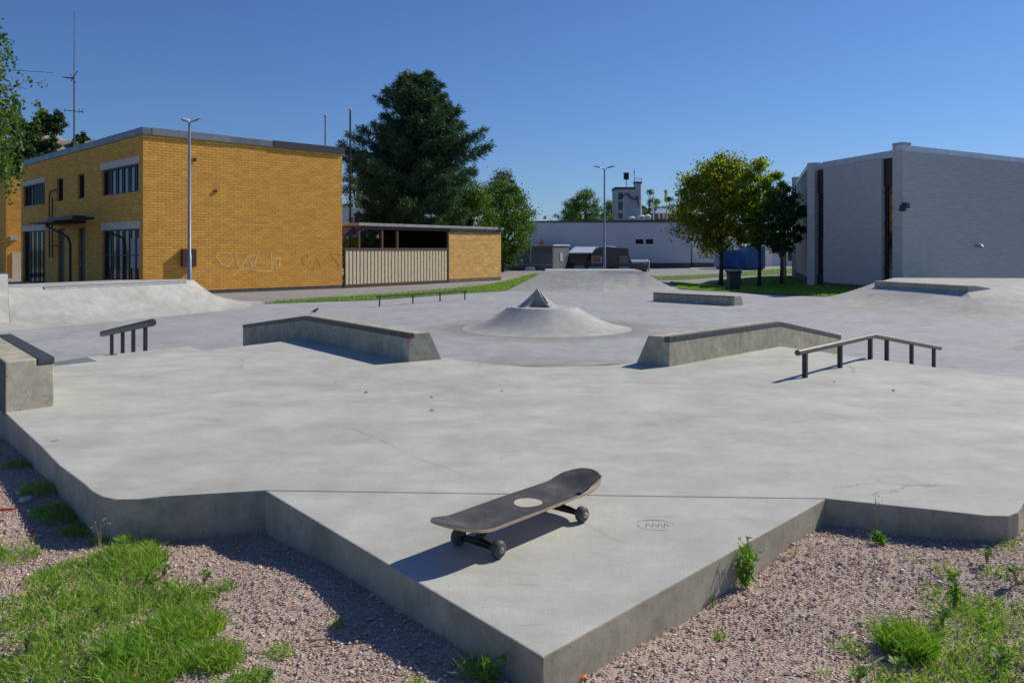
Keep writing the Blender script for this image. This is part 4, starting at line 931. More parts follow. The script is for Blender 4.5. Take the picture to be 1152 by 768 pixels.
for c_, d_ in (((at(671, Yc), Yc - .04, zt(302)), (a2 - a1 + .5, .05, .26)), ((at(702, Yc), Yc - .04, zt(302)), (.75, .05, .26)), ((at(653, Yc), Yc + .3, zt(301.5)), (.9, .05, .3))):
    mb = MB(); mb.box(c_, d_); obj('skirt_panel', mb, M['cyan'], t)
mb = MB(); mb.box(((a1 + a4) / 2, Yc + 2, (G + zt(303)) / 2), (a4 - a1, 3.8, zt(303) - G)); obj('chassis', mb, M['dark'], t)
Yb = 62; t = thing('round_bin', 'dark rounded waste container right of the dark cabin', 'waste container', (at(721, Yb), Yb, G))
mb = MB(); xa, xb = at(711.5, Yb), at(728, Yb); zz0 = G
mb.hexa([(xa, Yb, zz0), (xb, Yb, zz0), (xb, Yb + 1.2, zz0), (xa, Yb + 1.2, zz0), (xa - .03, Yb - .05, zy(296.5, Yb)), (xb + .03, Yb - .05, zy(296.5, Yb)), (xb + .03, Yb + 1.25, zy(296.5, Yb)), (xa - .03, Yb + 1.25, zy(296.5, Yb))]); obj('body', mb, M['mgrey'], t)
mb = MB(); rs = []
for k_ in range(9):
    a = math.pi * k_ / 8; rs.append([(xa - .05, Yb + .6 - .66 * math.cos(a), zy(296.3, Yb) + .26 * math.sin(a)), (xb + .05, Yb + .6 - .66 * math.cos(a), zy(296.3, Yb) + .26 * math.sin(a))])
mb.rings(rs, closed=False); obj('lid', mb, M['lgrey'], t, fix=False, smooth=True)
mb = MB(); mb.tube([(xb + .12, Yb, G), (xb + .14, Yb, zy(294, Yb)), (xb - .1, Yb, zy(292.5, Yb))], .06, 6); obj('handle', mb, M['lgrey'], t)
# blue containers
for (xa_, xb_, Yk, y1_, y2_, lb) in ((811, 838, 70, 281, 300.5, 'blue container behind the tree trunk, left one of two'), (840, 861, 67, 277, 299, 'blue container behind the tree trunk, right one of two')):
    t = thing('container', lb, 'container', (at((xa_ + xb_) / 2, Yk), Yk, G), 0, 'blue containers')
    mb = MB(); mb.box((at((xa_ + xb_) / 2, Yk), Yk + 1.2, (G + .1 + zy(y1_, Yk)) / 2), (at(xb_, Yk) - at(xa_, Yk), 2.4, zy(y1_, Yk) - G - .1)); obj('body', mb, M['blue'], t, bevel=.02)
    mb = MB()
    for k_ in range(7): mb.box((at(xa_ + 2 + k_ * (xb_ - xa_ - 4) / 6, Yk), Yk - .02, (G + zy(y1_, Yk)) / 2), (.08, .06, zy(y1_, Yk) - G - .4))
    obj('rib', mb, M['blue'], t)
    mb = MB(); mb.box((at((xa_ + xb_) / 2, Yk), Yk + 1.2, G + .05), (at(xb_, Yk) - at(xa_, Yk) - .3, 2.2, .1)); obj('skid', mb, M['dark'], t)
# dark bin by the tree
t = thing('wheelie_bin', 'black bin with lid standing beside the left tree trunk', 'bin', (at(825.5, 34.5), 34.5, G))
xc = at(825.5, 34.3); mb = MB(); mb.hexa([(xc - .2, 34.1, G), (xc + .2, 34.1, G), (xc + .2, 34.5, G), (xc - .2, 34.5, G), (xc - .25, 34.05, .02), (xc + .25, 34.05, .02), (xc + .25, 34.6, .02), (xc - .25, 34.6, .02)]); obj('body', mb, M['binm'], t, bevel=.02)
mb = MB(); mb.hexa([(xc - .29, 34.0, .021), (xc + .29, 34.0, .021), (xc + .29, 34.65, .021), (xc - .29, 34.65, .021), (xc - .27, 34.05, .1), (xc + .27, 34.05, .1), (xc + .27, 34.6, .12), (xc - .27, 34.6, .12)]); obj('lid', mb, M['binm'], t, bevel=.02)
for sx in (-1, 1):
    mb = MB(); mb.rings([[(xc + sx * .2 + o_, 34.58 + .09 * math.cos(a), G + .09 + .09 * math.sin(a)) for a in [k_ * math.pi / 7 for k_ in range(14)]] for o_ in (-.025, .025)])
    obj('wheel', mb, M['dark'], t)

# ------------------------------------------------------------------ lamp posts, poles, mast
def lamp(label, x, Y, ytop, dirs):
    X = at(x, Y); zt_ = zy(ytop, Y); t = thing('street_lamp', label, 'street lamp', (X, Y, G), 0, 'double headed street lamps')
    mb = MB(); mb.tube([(X, Y, G), (X, Y, .8), (X, Y, .82), (X, Y, zt_)], [.075, .07, .055, .04], 12); obj('pole', mb, M['galv'], t, smooth=True)
    for dx, dy, L_ in dirs:
        mb = MB(); l = math.hypot(dx, dy); dx, dy = dx / l, dy / l; sx, sy = -dy, dx
        rs = []
        for k_, (s_, hw, zz, th) in enumerate(((.02, .035, .0, .03), (.12, .05, .03, .04), (.25, .13, .07, .06), (L_ * .75, .15, .13, .05), (L_, .09, .15, .02))):
            rs.append([(X + dx * s_ + sx * w_, Y + dy * s_ + sy * w_, zt_ + zz + h_) for w_, h_ in ((-hw, 0), (hw, 0), (hw * .7, th), (-hw * .7, th))])
        mb.rings(rs); hd_ = obj('lamp_head', mb, M['lamphead'], t, bevel=.008)
        mb = MB(); mb.hexa([(X + dx * s_ + sx * w_, Y + dy * s_ + sy * w_, zt_ + zz) for s_, w_, zz in ((.28, -.09, .065), (.28, .09, .065), (L_ * .8, .09, .13), (L_ * .8, -.09, .13), (.28, -.09, .075), (.28, .09, .075), (L_ * .8, .09, .14), (L_ * .8, -.09, .14))]); obj('lens', mb, M['pane'], hd_)
lamp('grey lamp post with two heads in front of the ochre brick wall', 213, 27, 138, ((1, .35, .36), (-.9, .8, .36)))
lamp('grey lamp post with two heads rising behind the far concrete bank', 680, 44, 190.5, ((1, -.05, .58), (-1, .05, .58)))
for lb, x, Y, y1, r_, m_ in (('tall dark flagpole standing behind the carport', 394, 46, 126, .07, 'dark'), ('thin pole with its tip showing above the brick building roof', 366, 58, 132, .08, 'galv'), ('grey post beside the trees on the lawn near the white brick building', 883, 47, 235, .09, 'galv')):
    X = at(x, Y); t = thing('flagpole' if x < 800 else 'post', lb, 'pole', (X, Y, G)); mb = MB(); mb.tube([(X, Y, G), (X, Y, zy(y1, Y))], [r_, r_ * .7], 8); obj('pole', mb, M[m_], t, smooth=True)
    mb = MB(); mb.lathe([(.02, 0), (.1, .05), (.1, .14), (.02, .2)], (X, Y, zy(y1, Y)), 10); obj('finial', mb, M['lgrey'], t, smooth=True)
Ym = 62; Xm = at(83.5, Ym); t = thing('radio_mast', 'tall thin radio mast with aerials behind the brick building', 'radio mast', (Xm, Ym, G))
mb = MB(); mb.tube([(Xm, Ym, G), (Xm, Ym, zy(85, Ym)), (Xm, Ym, zy(84, Ym)), (Xm, Ym, zy(12, Ym))], [.08, .055, .035, .02], 8); obj('mast_pole', mb, M['dgrey'], t, smooth=True)
mb = MB(); mb.tube([(Xm, Ym - .1, zy(88, Ym)), (at(62, Ym), Ym + 1.2, zy(83.5, Ym))], .035, 6)
for k_ in range(9): xx = 64 + k_ * 2.0; zz = zy(84 + k_ * .45, Ym); yq = Ym + 1.1 - k_ * .12; mb.tube([(at(xx, Ym) - .1, yq - .35, zz), (at(xx, Ym) + .1, yq + .35, zz)], .02, 5)
mb.tube([(Xm - .25, Ym, zy(92, Ym)), (Xm + .25, Ym, zy(80, Ym))], .03, 5); mb.tube([(Xm - .3, Ym, zy(82, Ym)), (Xm + .1, Ym, zy(93, Ym))], .03, 5); obj('aerial', mb, M['dgrey'], t)
mb = MB(); mb.tube([(at(72, Ym), Ym, zy(124, Ym)), (at(94, Ym), Ym, zy(126, Ym))], .028, 5)
for xx in (73, 89, 93): mb.tube([(at(xx, Ym), Ym, zy(127.5, Ym)), (at(xx, Ym), Ym, zy(122.5, Ym))], .02, 5)
obj('aerial', mb, M['dgrey'], t)

# ------------------------------------------------------------------ trees
def deciduous(name, label, X, Y, H, clear, rx, mat, nclump=90, per=130, leaf=.11, seed=1, trunkr=.1, group=None, ztop_pow=1.0, zb=G, lean=(0, 0), spread=1.0, clr=.42, bark='bark', centre=None):
    rng = np.random.default_rng(seed); t = thing(name, label, 'tree', (X, Y, zb), 0, group or ('trees on the rocky hill' if name == 'hill_tree' else 'trees round the yard'))
    cz = (clear + H) / 2; rz = (H - clear) / 2; C = []
    while len(C) < nclump:
        p = rng.uniform(-1, 1, 3); r_ = np.linalg.norm(p)
        if r_ > 1 or (r_ < .45 and rng.random() < .7): continue
        wob = .82 + .3 * math.sin(3 * math.atan2(p[1], p[0]) + seed) * .5 + .18 * rng.random()
        k_ = 1 - .35 * max(0, p[2])
        C.append((p[0] * rx * wob * k_ + lean[0] * (p[2] + 1), p[1] * rx * wob * k_ + lean[1] * (p[2] + 1), cz + p[2] * rz))
    C = np.array(C); Q = []
    for c in C:
        rr = rng.uniform(.6, 1.25) * clr * rx / 2.2
        n_ = int(per * rng.uniform(.5, 1.4)); pts = c + rng.normal(size=(n_, 3)) * np.array([rr, rr, rr * .62]) * .62
        Q.append(leaves(pts, leaf, leaf * .62, rng, .3))
    quads_mesh('crown', np.concatenate(Q), mat, t)
    mb = MB(); x0, y0 = 0, 0
    th = clear + rz * 1.0
    mb.tube([(X, Y, zb), (X + lean[0] * .3 + .03, Y, zb + clear * .6), (X + lean[0] * .6, Y + .03, zb + th), (X + lean[0], Y, zb + H * .88)], [trunkr * 1.15, trunkr * .9, trunkr * .55, trunkr * .12], 9)
    for i in rng.choice(len(C), min(34, len(C)), replace=False):
        c = C[i]; s_ = rng.uniform(.55, 1.0); z0_ = clear * .8 + (c[2] - clear * .8) * .35 * s_
        if z0_ > c[2]: z0_ = c[2] - .2
        mid = (X + c[0] * .45, Y + c[1] * .45, zb + z0_ + (c[2] - z0_) * .6)
        mb.tube([(X + lean[0] * .4, Y, zb + max(clear * .7, z0_)), mid, (X + c[0], Y + c[1], zb + c[2])], [trunkr * .4, trunkr * .22, trunkr * .07], 5, False)
    obj('trunk', mb, M[bark], t, smooth='all', fix=False); return t
def copy_tree(o, loc, s, rz, label):
    c = o.copy(); col.objects.link(c); c.location = loc; c.scale = s; c.rotation_euler = (0, 0, rz); c['label'] = label
    for ch in o.children:
        d_ = ch.copy(); col.objects.link(d_); d_.parent = c
    return c
deciduous('maple_tree', 'broad green tree with orange tinged leaves, left of the pair on the lawn', at(811, 44), 44, 7.15, 1.75, 2.95, M['fol_autumn'], 135, 190, .15, 3, .12, zb=-1.05, clr=.36)
deciduous('maple_tree', 'bright yellow green tree behind the black bin, next to the dark tree', at(854, 42.5), 42.5, 6.7, 1.9, 1.75, M['fol_lime'], 80, 170, .14, 5, .10, zb=-.98, clr=.36)
deciduous('maple_tree', 'dark green tree right beside the white brick building', at(879, 40.5), 40.5, 5.1, 1.3, 1.2, M['fol_dark'], 80, 170, .12, 8, .09)
# pine
def pine(label, X, Y, H, Rm, seed=2, dens=1.0):
    rng = np.random.default_rng(seed); t = thing('pine_tree', label, 'tree', (X, Y, G)); mbt = MB()
    mbt.tube([(X, Y, G), (X + .05, Y, G + H * .5), (X, Y, G + H * .97)], [.32, .2, .03], 10)
    B_ = []; D_ = []
    h = 1.7; 
    while h < H:
        f = (h - 1.5) / (H - 1.5); prof = Rm * (min(1, .84 + f * .8) if f < .2 else (1 - ((f - .2) / .8) ** 2.1 * .86)); nb_ = int(6 + 3 * (1 - f))
        for k_ in range(nb_):
            a = rng.uniform(0, 2 * math.pi); l_ = prof * rng.uniform(.68, 1.08) * (1 + .16 * math.sin(2 * a + h * 1.1) + .10 * math.sin(5 * a + h * 2.3)); droop = -.12 + .5 * f; hh = h + rng.uniform(-.25, .25)
            tip = np.array([math.cos(a) * l_, math.sin(a) * l_, hh + l_ * droop * .8 + .18 * l_])
            mid = np.array([math.cos(a) * l_ * .5, math.sin(a) * l_ * .5, hh + l_ * droop * .25]); base = np.array([0, 0, hh])
            mbt.tube([(X + p_[0], Y + p_[1], G + p_[2]) for p_ in (base, mid, tip)], [.05 * (1.3 - f), .03, .008], 4, False)
            nt_ = int(max(5, l_ * 12) * dens)
            for s_ in rng.uniform(.25, 1.03, nt_):
                c = (mid * (1 - abs(2 * s_ - 1)) + (tip * (2 * s_ - 1) if s_ > .5 else base * (1 - 2 * s_)))
                w_ = .15 * l_ * (1.12 - s_) + .07; c = c + rng.normal(size=3) * np.array([w_, w_, .055 + .015 * l_]) 
                n_ = 17; out_ = unit(np.array([math.cos(a), math.sin(a), .55]))
                dd_ = unit(rng.normal(size=(n_, 3)) * .75 + out_ * .8); B_.append(c + rng.normal(size=(n_, 3)) * .05); D_.append(dd_)
        h += .60 * (1 - .35 * f) / max(.6, dens ** .3)
    B_ = np.concatenate(B_); D_ = np.concatenate(D_); n_ = len(B_); L_ = rng.uniform(.22, .42, n_)
    side = unit(np.cross(D_, rng.normal(size=(n_, 3)))) * .022; tip = B_ + D_ * L_[:, None]; mid = B_ + D_ * L_[:, None] * .5
    quads_mesh('crown', np.stack([B_, mid + side, tip, mid - side], 1), M['pine'], t); obj('trunk', mbt, M['pinebark'], t, smooth='all', fix=False); return t
pine('large dark pine tree behind the carport', at(468, 52), 52, zy(84, 52) - G, 4.05, 6, 2.1)
deciduous('broadleaf_tree', 'mid green tree right behind the pine, its foliage down to the carport roof', at(528, 57), 57, 6.3, .6, 2.6, M['fol_mid'], 90, 170, .15, 11, .2)
deciduous('broadleaf_tree', 'dense green tree between the pine and the long grey building', at(564, 62), 62, 7.0, .4, 2.7, M['fol_mid'], 130, 200, .15, 12, .2)
deciduous('broadleaf_tree', 'grey green treetop rising behind the green trees right of the pine', at(566, 78), 78, 9.0, 2, 2.6, M['fol_grey'], 80, 130, .17, 13, .2)
b0 = deciduous('birch_tree', 'hazy grey green birch just right of the brick building', at(402, 85), 85, 11.0, 1, 2.6, M['fol_grey'], 110, 110, .18, 14, .18)
copy_tree(b0, (at(428, 92), 92, G), (1, 1, .98), 2.2, 'hazy grey green birch behind the left side of the pine')
deciduous('bush', 'bright green bush seen between brick building and carport frame', at(392, 48), 48, 2.6, .1, 1.1, M['fol_lime'], 40, 110, .1, 15, .05)
copy_b = deciduous('bush', 'green bush seen through the open carport frame', at(434, 52), 52, 2.0, .1, .7, M['fol_mid'], 24, 90, .1, 16, .04)
f0 = deciduous('broadleaf_tree', 'round green tree behind the long grey building, left of the tower', at(659, 105), 105, 9.3, .5, 3.6, M['fol_mid'], 110, 150, .2, 21, .25)
copy_tree(f0, (at(641, 112), 112, G), (.75, .75, .9), 1.5, 'smaller green tree at the left end of the far tree group')
copy_tree(f0, (at(686, 126), 126, G), (.8, .8, .98), 3.5, 'green tree directly left of the pale tower')
f1 = deciduous('broadleaf_tree', 'slim green tree just right of the pale tower', at(730, 128), 128, 11.2, .5, 2.2, M['fol_mid'], 70, 130, .2, 23, .2)
copy_tree(f1, (at(741, 134), 134, G), (.8, .8, .9), 1.2, 'slim green tree behind the white pole')
copy_tree(f1, (at(757, 122), 122, G), (1.4, 1.4, .86), 2.2, 'wide green tree behind the yellow flag')
copy_tree(f1, (at(776, 115), 115, G), (1.3, 1.3, .8), 4.2, 'green tree partly hidden by the orange tinged tree')
copy_tree(f1, (at(612, 160), 160, G), (.5, .5, .74), 4.9, 'tiny far tree over the left end of the long grey building')
copy_tree(f1, (at(620, 170), 170, G), (.45, .45, .66), .9, 'smallest far tree over the long grey building')
# birch at the left edge, hanging twigs
def birch_left():
    rng = np.random.default_rng(31); X, Y = -11.6, 14.5; t = thing('birch_tree', 'birch with fine hanging leafy twigs at the left edge of the view', 'tree', (X, Y, G))
    mb = MB(); mb.tube([(X, Y, G), (X + .1, Y, 2), (X + .2, Y, 5), (X + .2, Y, 8.6)], [.2, .17, .12, .03], 10); Q = []
    targets = [(0, 30, 1.6), (17, 46, .9), (6, 60, 1.1), (30, 100, .5), (14, 110, .9), (6, 132, 1.7), (-8, 110, 2), (10, 150, 2.2), (0, 172, 2.2), (60, 82, .0), (-40, 60, 2), (-60, 120, 2), (-90, 160, 2), (-80, 20, 2), (-120, 60, 2), (-30, 150, 2), (-150, 0, 2), (-250, 40, 2), (-300, 120, 2), (-220, 180, 2), (-350, 60, 2), (-120, -60, 2), (-200, -90, 2), (-320, -30, 2), (-20, -30, .6)]
    for i, (tx, ty, dn) in enumerate(targets):
        Yk = Y + rng.uniform(-1.6, 1.6); tip = np.array([at(tx, Yk), Yk, zy(ty, Yk)]); z0_ = max(1.6, tip[2] - 1.2)
        base = np.array([X + .15, Y, z0_]); mid = (base + tip) / 2 + np.array([0, 0, .55])
        mb.tube([base, (base + mid) / 2 + np.array([0, 0, .12]), mid, (mid + tip) / 2 + np.array([0, 0, .10]), tip], [.035, .026, .018, .009, .003] if dn > .1 else [.02, .014, .010, .006, .003], 5, False)
        nt_ = int(10 + dn * 20)
        for s_ in rng.uniform(.35, 1.0, nt_):
            p = (1 - s_) ** 2 * base + 2 * s_ * (1 - s_) * mid + s_ ** 2 * tip; p = p + rng.normal(size=3) * np.array([.2, .3, .12]) * (.4 if dn == 0 else 1)
            ln = rng.uniform(.15, .75) * (.25 if dn == 0 else 1); e_ = p + np.array([rng.normal() * .12, rng.normal() * .12, -ln]); mb.tube([p, e_], [.004, .002], 3, False)
            m_ = int(9 + ln * 44) if dn else 7
            c = p + (e_ - p) * rng.uniform(0, 1, (m_, 1)) + rng.normal(size=(m_, 3)) * .05; Q.append(leaves(c, .07, .052, rng, .6))
    quads_mesh('crown', np.concatenate(Q), M['fol_birch'], t); obj('trunk', mb, M['bark'], t, smooth='all', fix=False)
birch_left()
# fix: crowns of quads_mesh were authored relative to the root already for deciduous/pine; birch uses world coordinates
bt = [o for o in bpy.data.objects if o.name.startswith('birch_tree') and 'left edge' in o.get('label', '')][0]
for ch in bt.children:
    if ch.name.startswith('crown'): ch.location = -Vector(bt.location)
# hill with pines
mb = MB(); nx_, ny_ = 60, 24; rngh = np.random.default_rng(5)
ph = rngh.uniform(0, 6, 8)
def hillz(x, y):
    u = (x + 99) / 62; v_ = (y - 172) / 40
    r2 = u * u + v_ * v_; base = 24.5 * max(0, 1 - r2) ** .75
    return -1 + base + (1.0 * math.sin(x * .35 + ph[0]) * math.cos(y * .3 + ph[1]) + .7 * math.sin(x * .9 + ph[2]) + .5 * math.sin(y * .8 + x * .5 + ph[3])) * min(1, base / 8)
for j in range(ny_ + 1):
    for i in range(nx_ + 1):
        x = -170 + 130 * i / nx_; y = 132 + 92 * j / ny_; mb.v.append((x, y, hillz(x, y)))
mb.f = [(j * (nx_ + 1) + i, j * (nx_ + 1) + i + 1, (j + 1) * (nx_ + 1) + i + 1, (j + 1) * (nx_ + 1) + i) for j in range(ny_) for i in range(nx_)]
struct(obj('hill', mb, M['rock'], smooth=30, fix=False))
hp = deciduous('hill_tree', 'dark tree on the rocky hill, the one beside the radio mast', at(58, 150), 150, 5.4, .3, 2.0, M['fol_dark'], 60, 110, .3, 41, .16)
hp.location.z = hillz(hp.location.x, 150) - .4
for k_, (x, Y, s_, lb) in enumerate(((41, 158, .8, 'dark tree on the hill crest, second left of the radio mast'), (84, 150, .7, 'dark hill tree seen just over the sloping roof edge'), (106, 146, .85, 'lone dark tree on the hill right of the radio mast'), (28, 146, 1.05, 'tall dark hill tree behind the hanging birch twigs'), (44, 141, .9, 'dark tree on the near slope of the hill'), (18, 142, 1.2, 'large dark tree low on the hill at far left'), (70, 141, .65, 'low tree in front of the bare rock'), (4, 146, 1.2, 'dark hill tree nearest the left edge of the view'), (33, 137, .95, 'tree at the hill foot, directly above the far brick wing'), (54, 135, .8, 'tree at the hill foot touching the roof line'), (8, 135, 1.1, 'hill foot tree directly above the left edge wing'), (22, 160, 1.1, 'dark crest tree behind the birch twigs'), (50, 168, 1.2, 'dark tree on the hill crest between two paler gaps'), (64, 166, 1.0, 'crest tree directly left of the mast foot'), (92, 160, .8, 'low crest tree right of the mast foot'), (-8, 160, 1.3, 'hill tree hidden largely by the birch'), (76, 144, .8, 'low hill tree under the mast foot'), (36, 150, 1.1, 'dense dark tree in the middle of the hill'))):
    X = at(x, Y); copy_tree(hp, (X, Y, hillz(X, Y) - .5), (s_, s_, s_), k_ * 1.3, lb)

# ------------------------------------------------------------------ gravel, grass, weeds
poly = np.array(slab_poly)
def inpoly(x, y, P):
    n_ = len(P); ins = np.zeros(len(x), bool); j = n_ - 1
    for i in range(n_):
        xi, yi = P[i]; xj, yj = P[j]
        c_ = ((yi > y) != (yj > y)) & (x < (xj - xi) * (y - yi) / (yj - yi + 1e-12) + xi); ins ^= c_; j = i
    return ins
def stones(n, xr, yr, smin, smax, seed):
    rng = np.random.default_rng(seed); x = rng.uniform(*xr, n); y = rng.uniform(*yr, n)
    k = ~inpoly(x, y, poly) & (np.abs(x) < (.64 * y + .5)); x, y = x[k], y[k]; m_ = len(x)
    s = smin + (smax - smin) * rng.random(m_) ** 2.2; z = gz(x, y) + s * .10
    oct_ = np.array([(1, 0, 0), (.3, .95, .1), (-.85, .5, 0), (-.8, -.6, .1), (.35, -.95, 0), (0.1, .1, .75), (-.1, 0, -.75)])
    fc = np.array([(0, 1, 5), (1, 2, 5), (2, 3, 5), (3, 4, 5), (4, 0, 5), (1, 0, 6), (2, 1, 6), (3, 2, 6), (4, 3, 6), (0, 4, 6)], dtype=np.int32)
    V = oct_[None] + rng.normal(size=(m_, 7, 3)) * .16
    V = V * (s[:, None, None] * .5) * np.stack([rng.uniform(.8, 1.3, m_), rng.uniform(.55, 1, m_), rng.uniform(.32, .65, m_)], -1)[:, None]
    A = rng.normal(size=(m_, 3, 3)) * .45; A[:, 2, :] *= .6; A += 0
    a = rng.uniform(0, 6.28, m_); tl_ = rng.normal(size=m_) * .35
    ca, sa, ct, st_ = np.cos(a), np.sin(a), np.cos(tl_), np.sin(tl_)
    vx, vy, vz = V[..., 0].copy(), V[..., 1].copy(), V[..., 2].copy()
    y2 = vy * ct[:, None] - vz * st_[:, None]; z2 = vy * st_[:, None] + vz * ct[:, None]
    X_ = vx * ca[:, None] - y2 * sa[:, None] + x[:, None]; Y_ = vx * sa[:, None] + y2 * ca[:, None] + y[:, None]; Z_ = z2 + z[:, None]
    return np.stack([X_, Y_, Z_], -1), fc
Va, fc = stones(330000, (-3.2, 3.6), (1.45, 5.2), .005, .0135, 1); Vb, _ = stones(5500, (-3.2, 3.6), (1.45, 5.2), .013, .027, 2)
V = np.concatenate([Va, Vb]).astype(np.float32); m_ = len(V); idx = (np.arange(m_, dtype=np.int32)[:, None, None] * 7 + fc[None]).reshape(-1)
me = bpy.data.meshes.new('gravel'); me.vertices.add(m_ * 7); me.loops.add(len(idx)); me.polygons.add(m_ * 10)
me.vertices.foreach_set('co', V.reshape(-1)); me.loops.foreach_set('vertex_index', idx); me.polygons.foreach_set('loop_start', np.arange(0, m_ * 30, 3, dtype=np.int32)); me.update()
stuff(link('gravel', me, M['stone']), 'loose reddish grey gravel stones around the slab', 'gravel')

def vnoise(x, y, s, seed):
    rng = np.random.default_rng(seed); o = np.zeros_like(x)
    for k in range(7):
        a = rng.uniform(0, 6.28); f_ = s * rng.uniform(.6, 2.2); o += np.sin(x * math.cos(a) * f_ + y * math.sin(a) * f_ + rng.uniform(0, 6.28))
    return o / 3.5
GP = np.array(px([(-60, 598), (20, 606), (60, 622), (110, 610), (150, 596), (185, 622), (215, 655), (262, 690), (275, 730), (262, 790), (230, 900), (-200, 900), (-120, 640)], -.12))
B1, D1_, L1_, W1_ = [], [], [], []
def addblades(x, y, L, W, lean=.45, rng=RNG, z=None):
    n_ = len(x); zz = gz(x, y) if z is None else z
    B1.append(np.stack([x, y, zz - .003], -1)); d_ = np.stack([rng.normal(size=n_) * lean, rng.normal(size=n_) * lean, np.ones(n_)], -1); D1_.append(d_); L1_.append(L); W1_.append(W)
n_ = 150000; x = RNG.uniform(-3.3, .2, n_); y = RNG.uniform(1.3, 4.3, n_)
dn = vnoise(x, y, 7, 3) + .5 * vnoise(x, y, 19, 4); wob = .10 * vnoise(x, y, 11, 14); k = inpoly(x + wob, y + .5 * wob, GP) & (RNG.random(n_) < np.clip(.42 + dn * 1.5, .015, 1)) & (np.abs(x) < .68 * y + .3)
x, y, dn = x[k], y[k], dn[k]; addblades(x, y, RNG.uniform(.014, .050, len(x)) * (.75 + .9 * np.clip(dn, 0, 1)), RNG.uniform(.0018, .0038, len(x)))
def clump(xp, yp, r, n, L, W=.003, lean=.42, z=-.11):
    if xp > 880 and L != .11: n = int(n * .24)
    L *= .85
    c = gp(xp, yp, z); a = RNG.uniform(0, 6.28, n); q_ = r * np.sqrt(RNG.random(n)) ; addblades(c[0] + q_ * np.cos(a), c[1] + q_ * np.sin(a), RNG.uniform(.5, 1.1, n) * L, np.full(n, W) * RNG.uniform(.7, 1.2, n), lean)
for a_ in ((205, 705, .12, 1500, .08), (165, 745, .14, 1300, .075), (45, 690, .2, 1000, .05), (245, 740, .07, 600, .07),
           (25, 515, .09, 260, .05), (50, 545, .10, 420, .06), (68, 565, .12, 520, .06), (100, 575, .09, 300, .05), (85, 580, .08, 200, .05), (115, 592, .05, 80, .05),
           (10, 612, .12, 400, .05), (1020, 722, .075, 900, .11), (1045, 705, .05, 200, .06), (1090, 700, .11, 900, .05), (1075, 675, .12, 700, .05), (1110, 690, .12, 900, .055), (1130, 720, .12, 900, .055), (1095, 740, .14, 1300, .06), (1140, 755, .14, 1300, .06), (1060, 735, .09, 600, .05),
           (1065, 645, .05, 200, .04), (1045, 660, .04, 160, .04), (950, 718, .05, 200, .04), (962, 724, .04, 160, .04), (925, 752, .03, 70, .035), (1000, 765, .10, 700, .05), (1030, 770, .1, 700, .06), (1075, 765, .12, 900, .06),
           (1095, 603, .06, 260, .07), (1130, 612, .12, 420, .035), (1150, 620, .1, 300, .035), (1010, 588, .04, 60, .06), (1055, 598, .05, 120, .04), (990, 612, .03, 70, .05), (978, 640, .025, 50, .03), (1028, 632, .03, 60, .03),
           (1115, 650, .04, 120, .04), (1150, 655, .08, 260, .05), (800, 672, .02, 40, .03), (810, 708, .02, 40, .03), (890, 625, .015, 30, .03), (530, 755, .035, 60, .08), (545, 765, .03, 40, .06), (380, 695, .02, 30, .04), (315, 728, .04, 70, .05), (285, 760, .05, 200, .05), (465, 765, .03, 40, .04)):
    clump(*a_)
x = RNG.uniform(.9, 3.4, 9000); y = RNG.uniform(1.5, 3.0, 9000); k = (vnoise(x, y, 9, 9) > .85) & (y < 2.6) & (x > .45 + .6 * (2.9 - y)) & ~inpoly(x, y, poly) & (x > 1.05); addblades(x[k], y[k], RNG.uniform(.02, .045, k.sum()), RNG.uniform(.0018, .003, k.sum()))
Bc, Dc, Lc, Wc = np.concatenate(B1), np.concatenate(D1_), np.concatenate(L1_), np.concatenate(W1_)
k = ~inpoly(Bc[:, 0], Bc[:, 1], poly); Q1, Q2 = blades(Bc[k], Dc[k], Lc[k], Wc[k])
stuff(blade_mesh('grass', Q1, Q2, M['grass']), 'short green grass and tufts growing in the gravel', 'grass')
# lawn blades for the far grass strips
def lawn_blades(P, n, L, W, seed, label):
    rng = np.random.default_rng(seed); P = np.array(P); x = rng.uniform(P[:, 0].min(), P[:, 0].max(), n); y = rng.uniform(P[:, 1].min(), P[:, 1].max(), n); k = inpoly(x, y, P); x, y = x[k], y[k]; m_ = len(x)
    Q1, Q2 = blades(np.stack([x, y, -.692 - .37 * np.exp(-((x - 11.4) / 2.3) ** 2 - ((y - 43.2) / 4.2) ** 2)], -1), np.stack([rng.normal(size=m_) * .5, rng.normal(size=m_) * .5, np.ones(m_)], -1), rng.uniform(.4, 1, m_) * L, np.full(m_, W), rng)
    stuff(blade_mesh('grass', Q1, Q2, M['grass']), label, 'grass')
lawn_blades(LG, 60000, .10, .014, 51, 'green grass blades on the strip beside the carport path')
lawn_blades(RG1, 60000, .09, .014, 52, 'green grass blades on the lawn under the trees')
lawn_blades(RG2, 30000, .09, .02, 53, 'green grass blades beyond the path behind the trees')

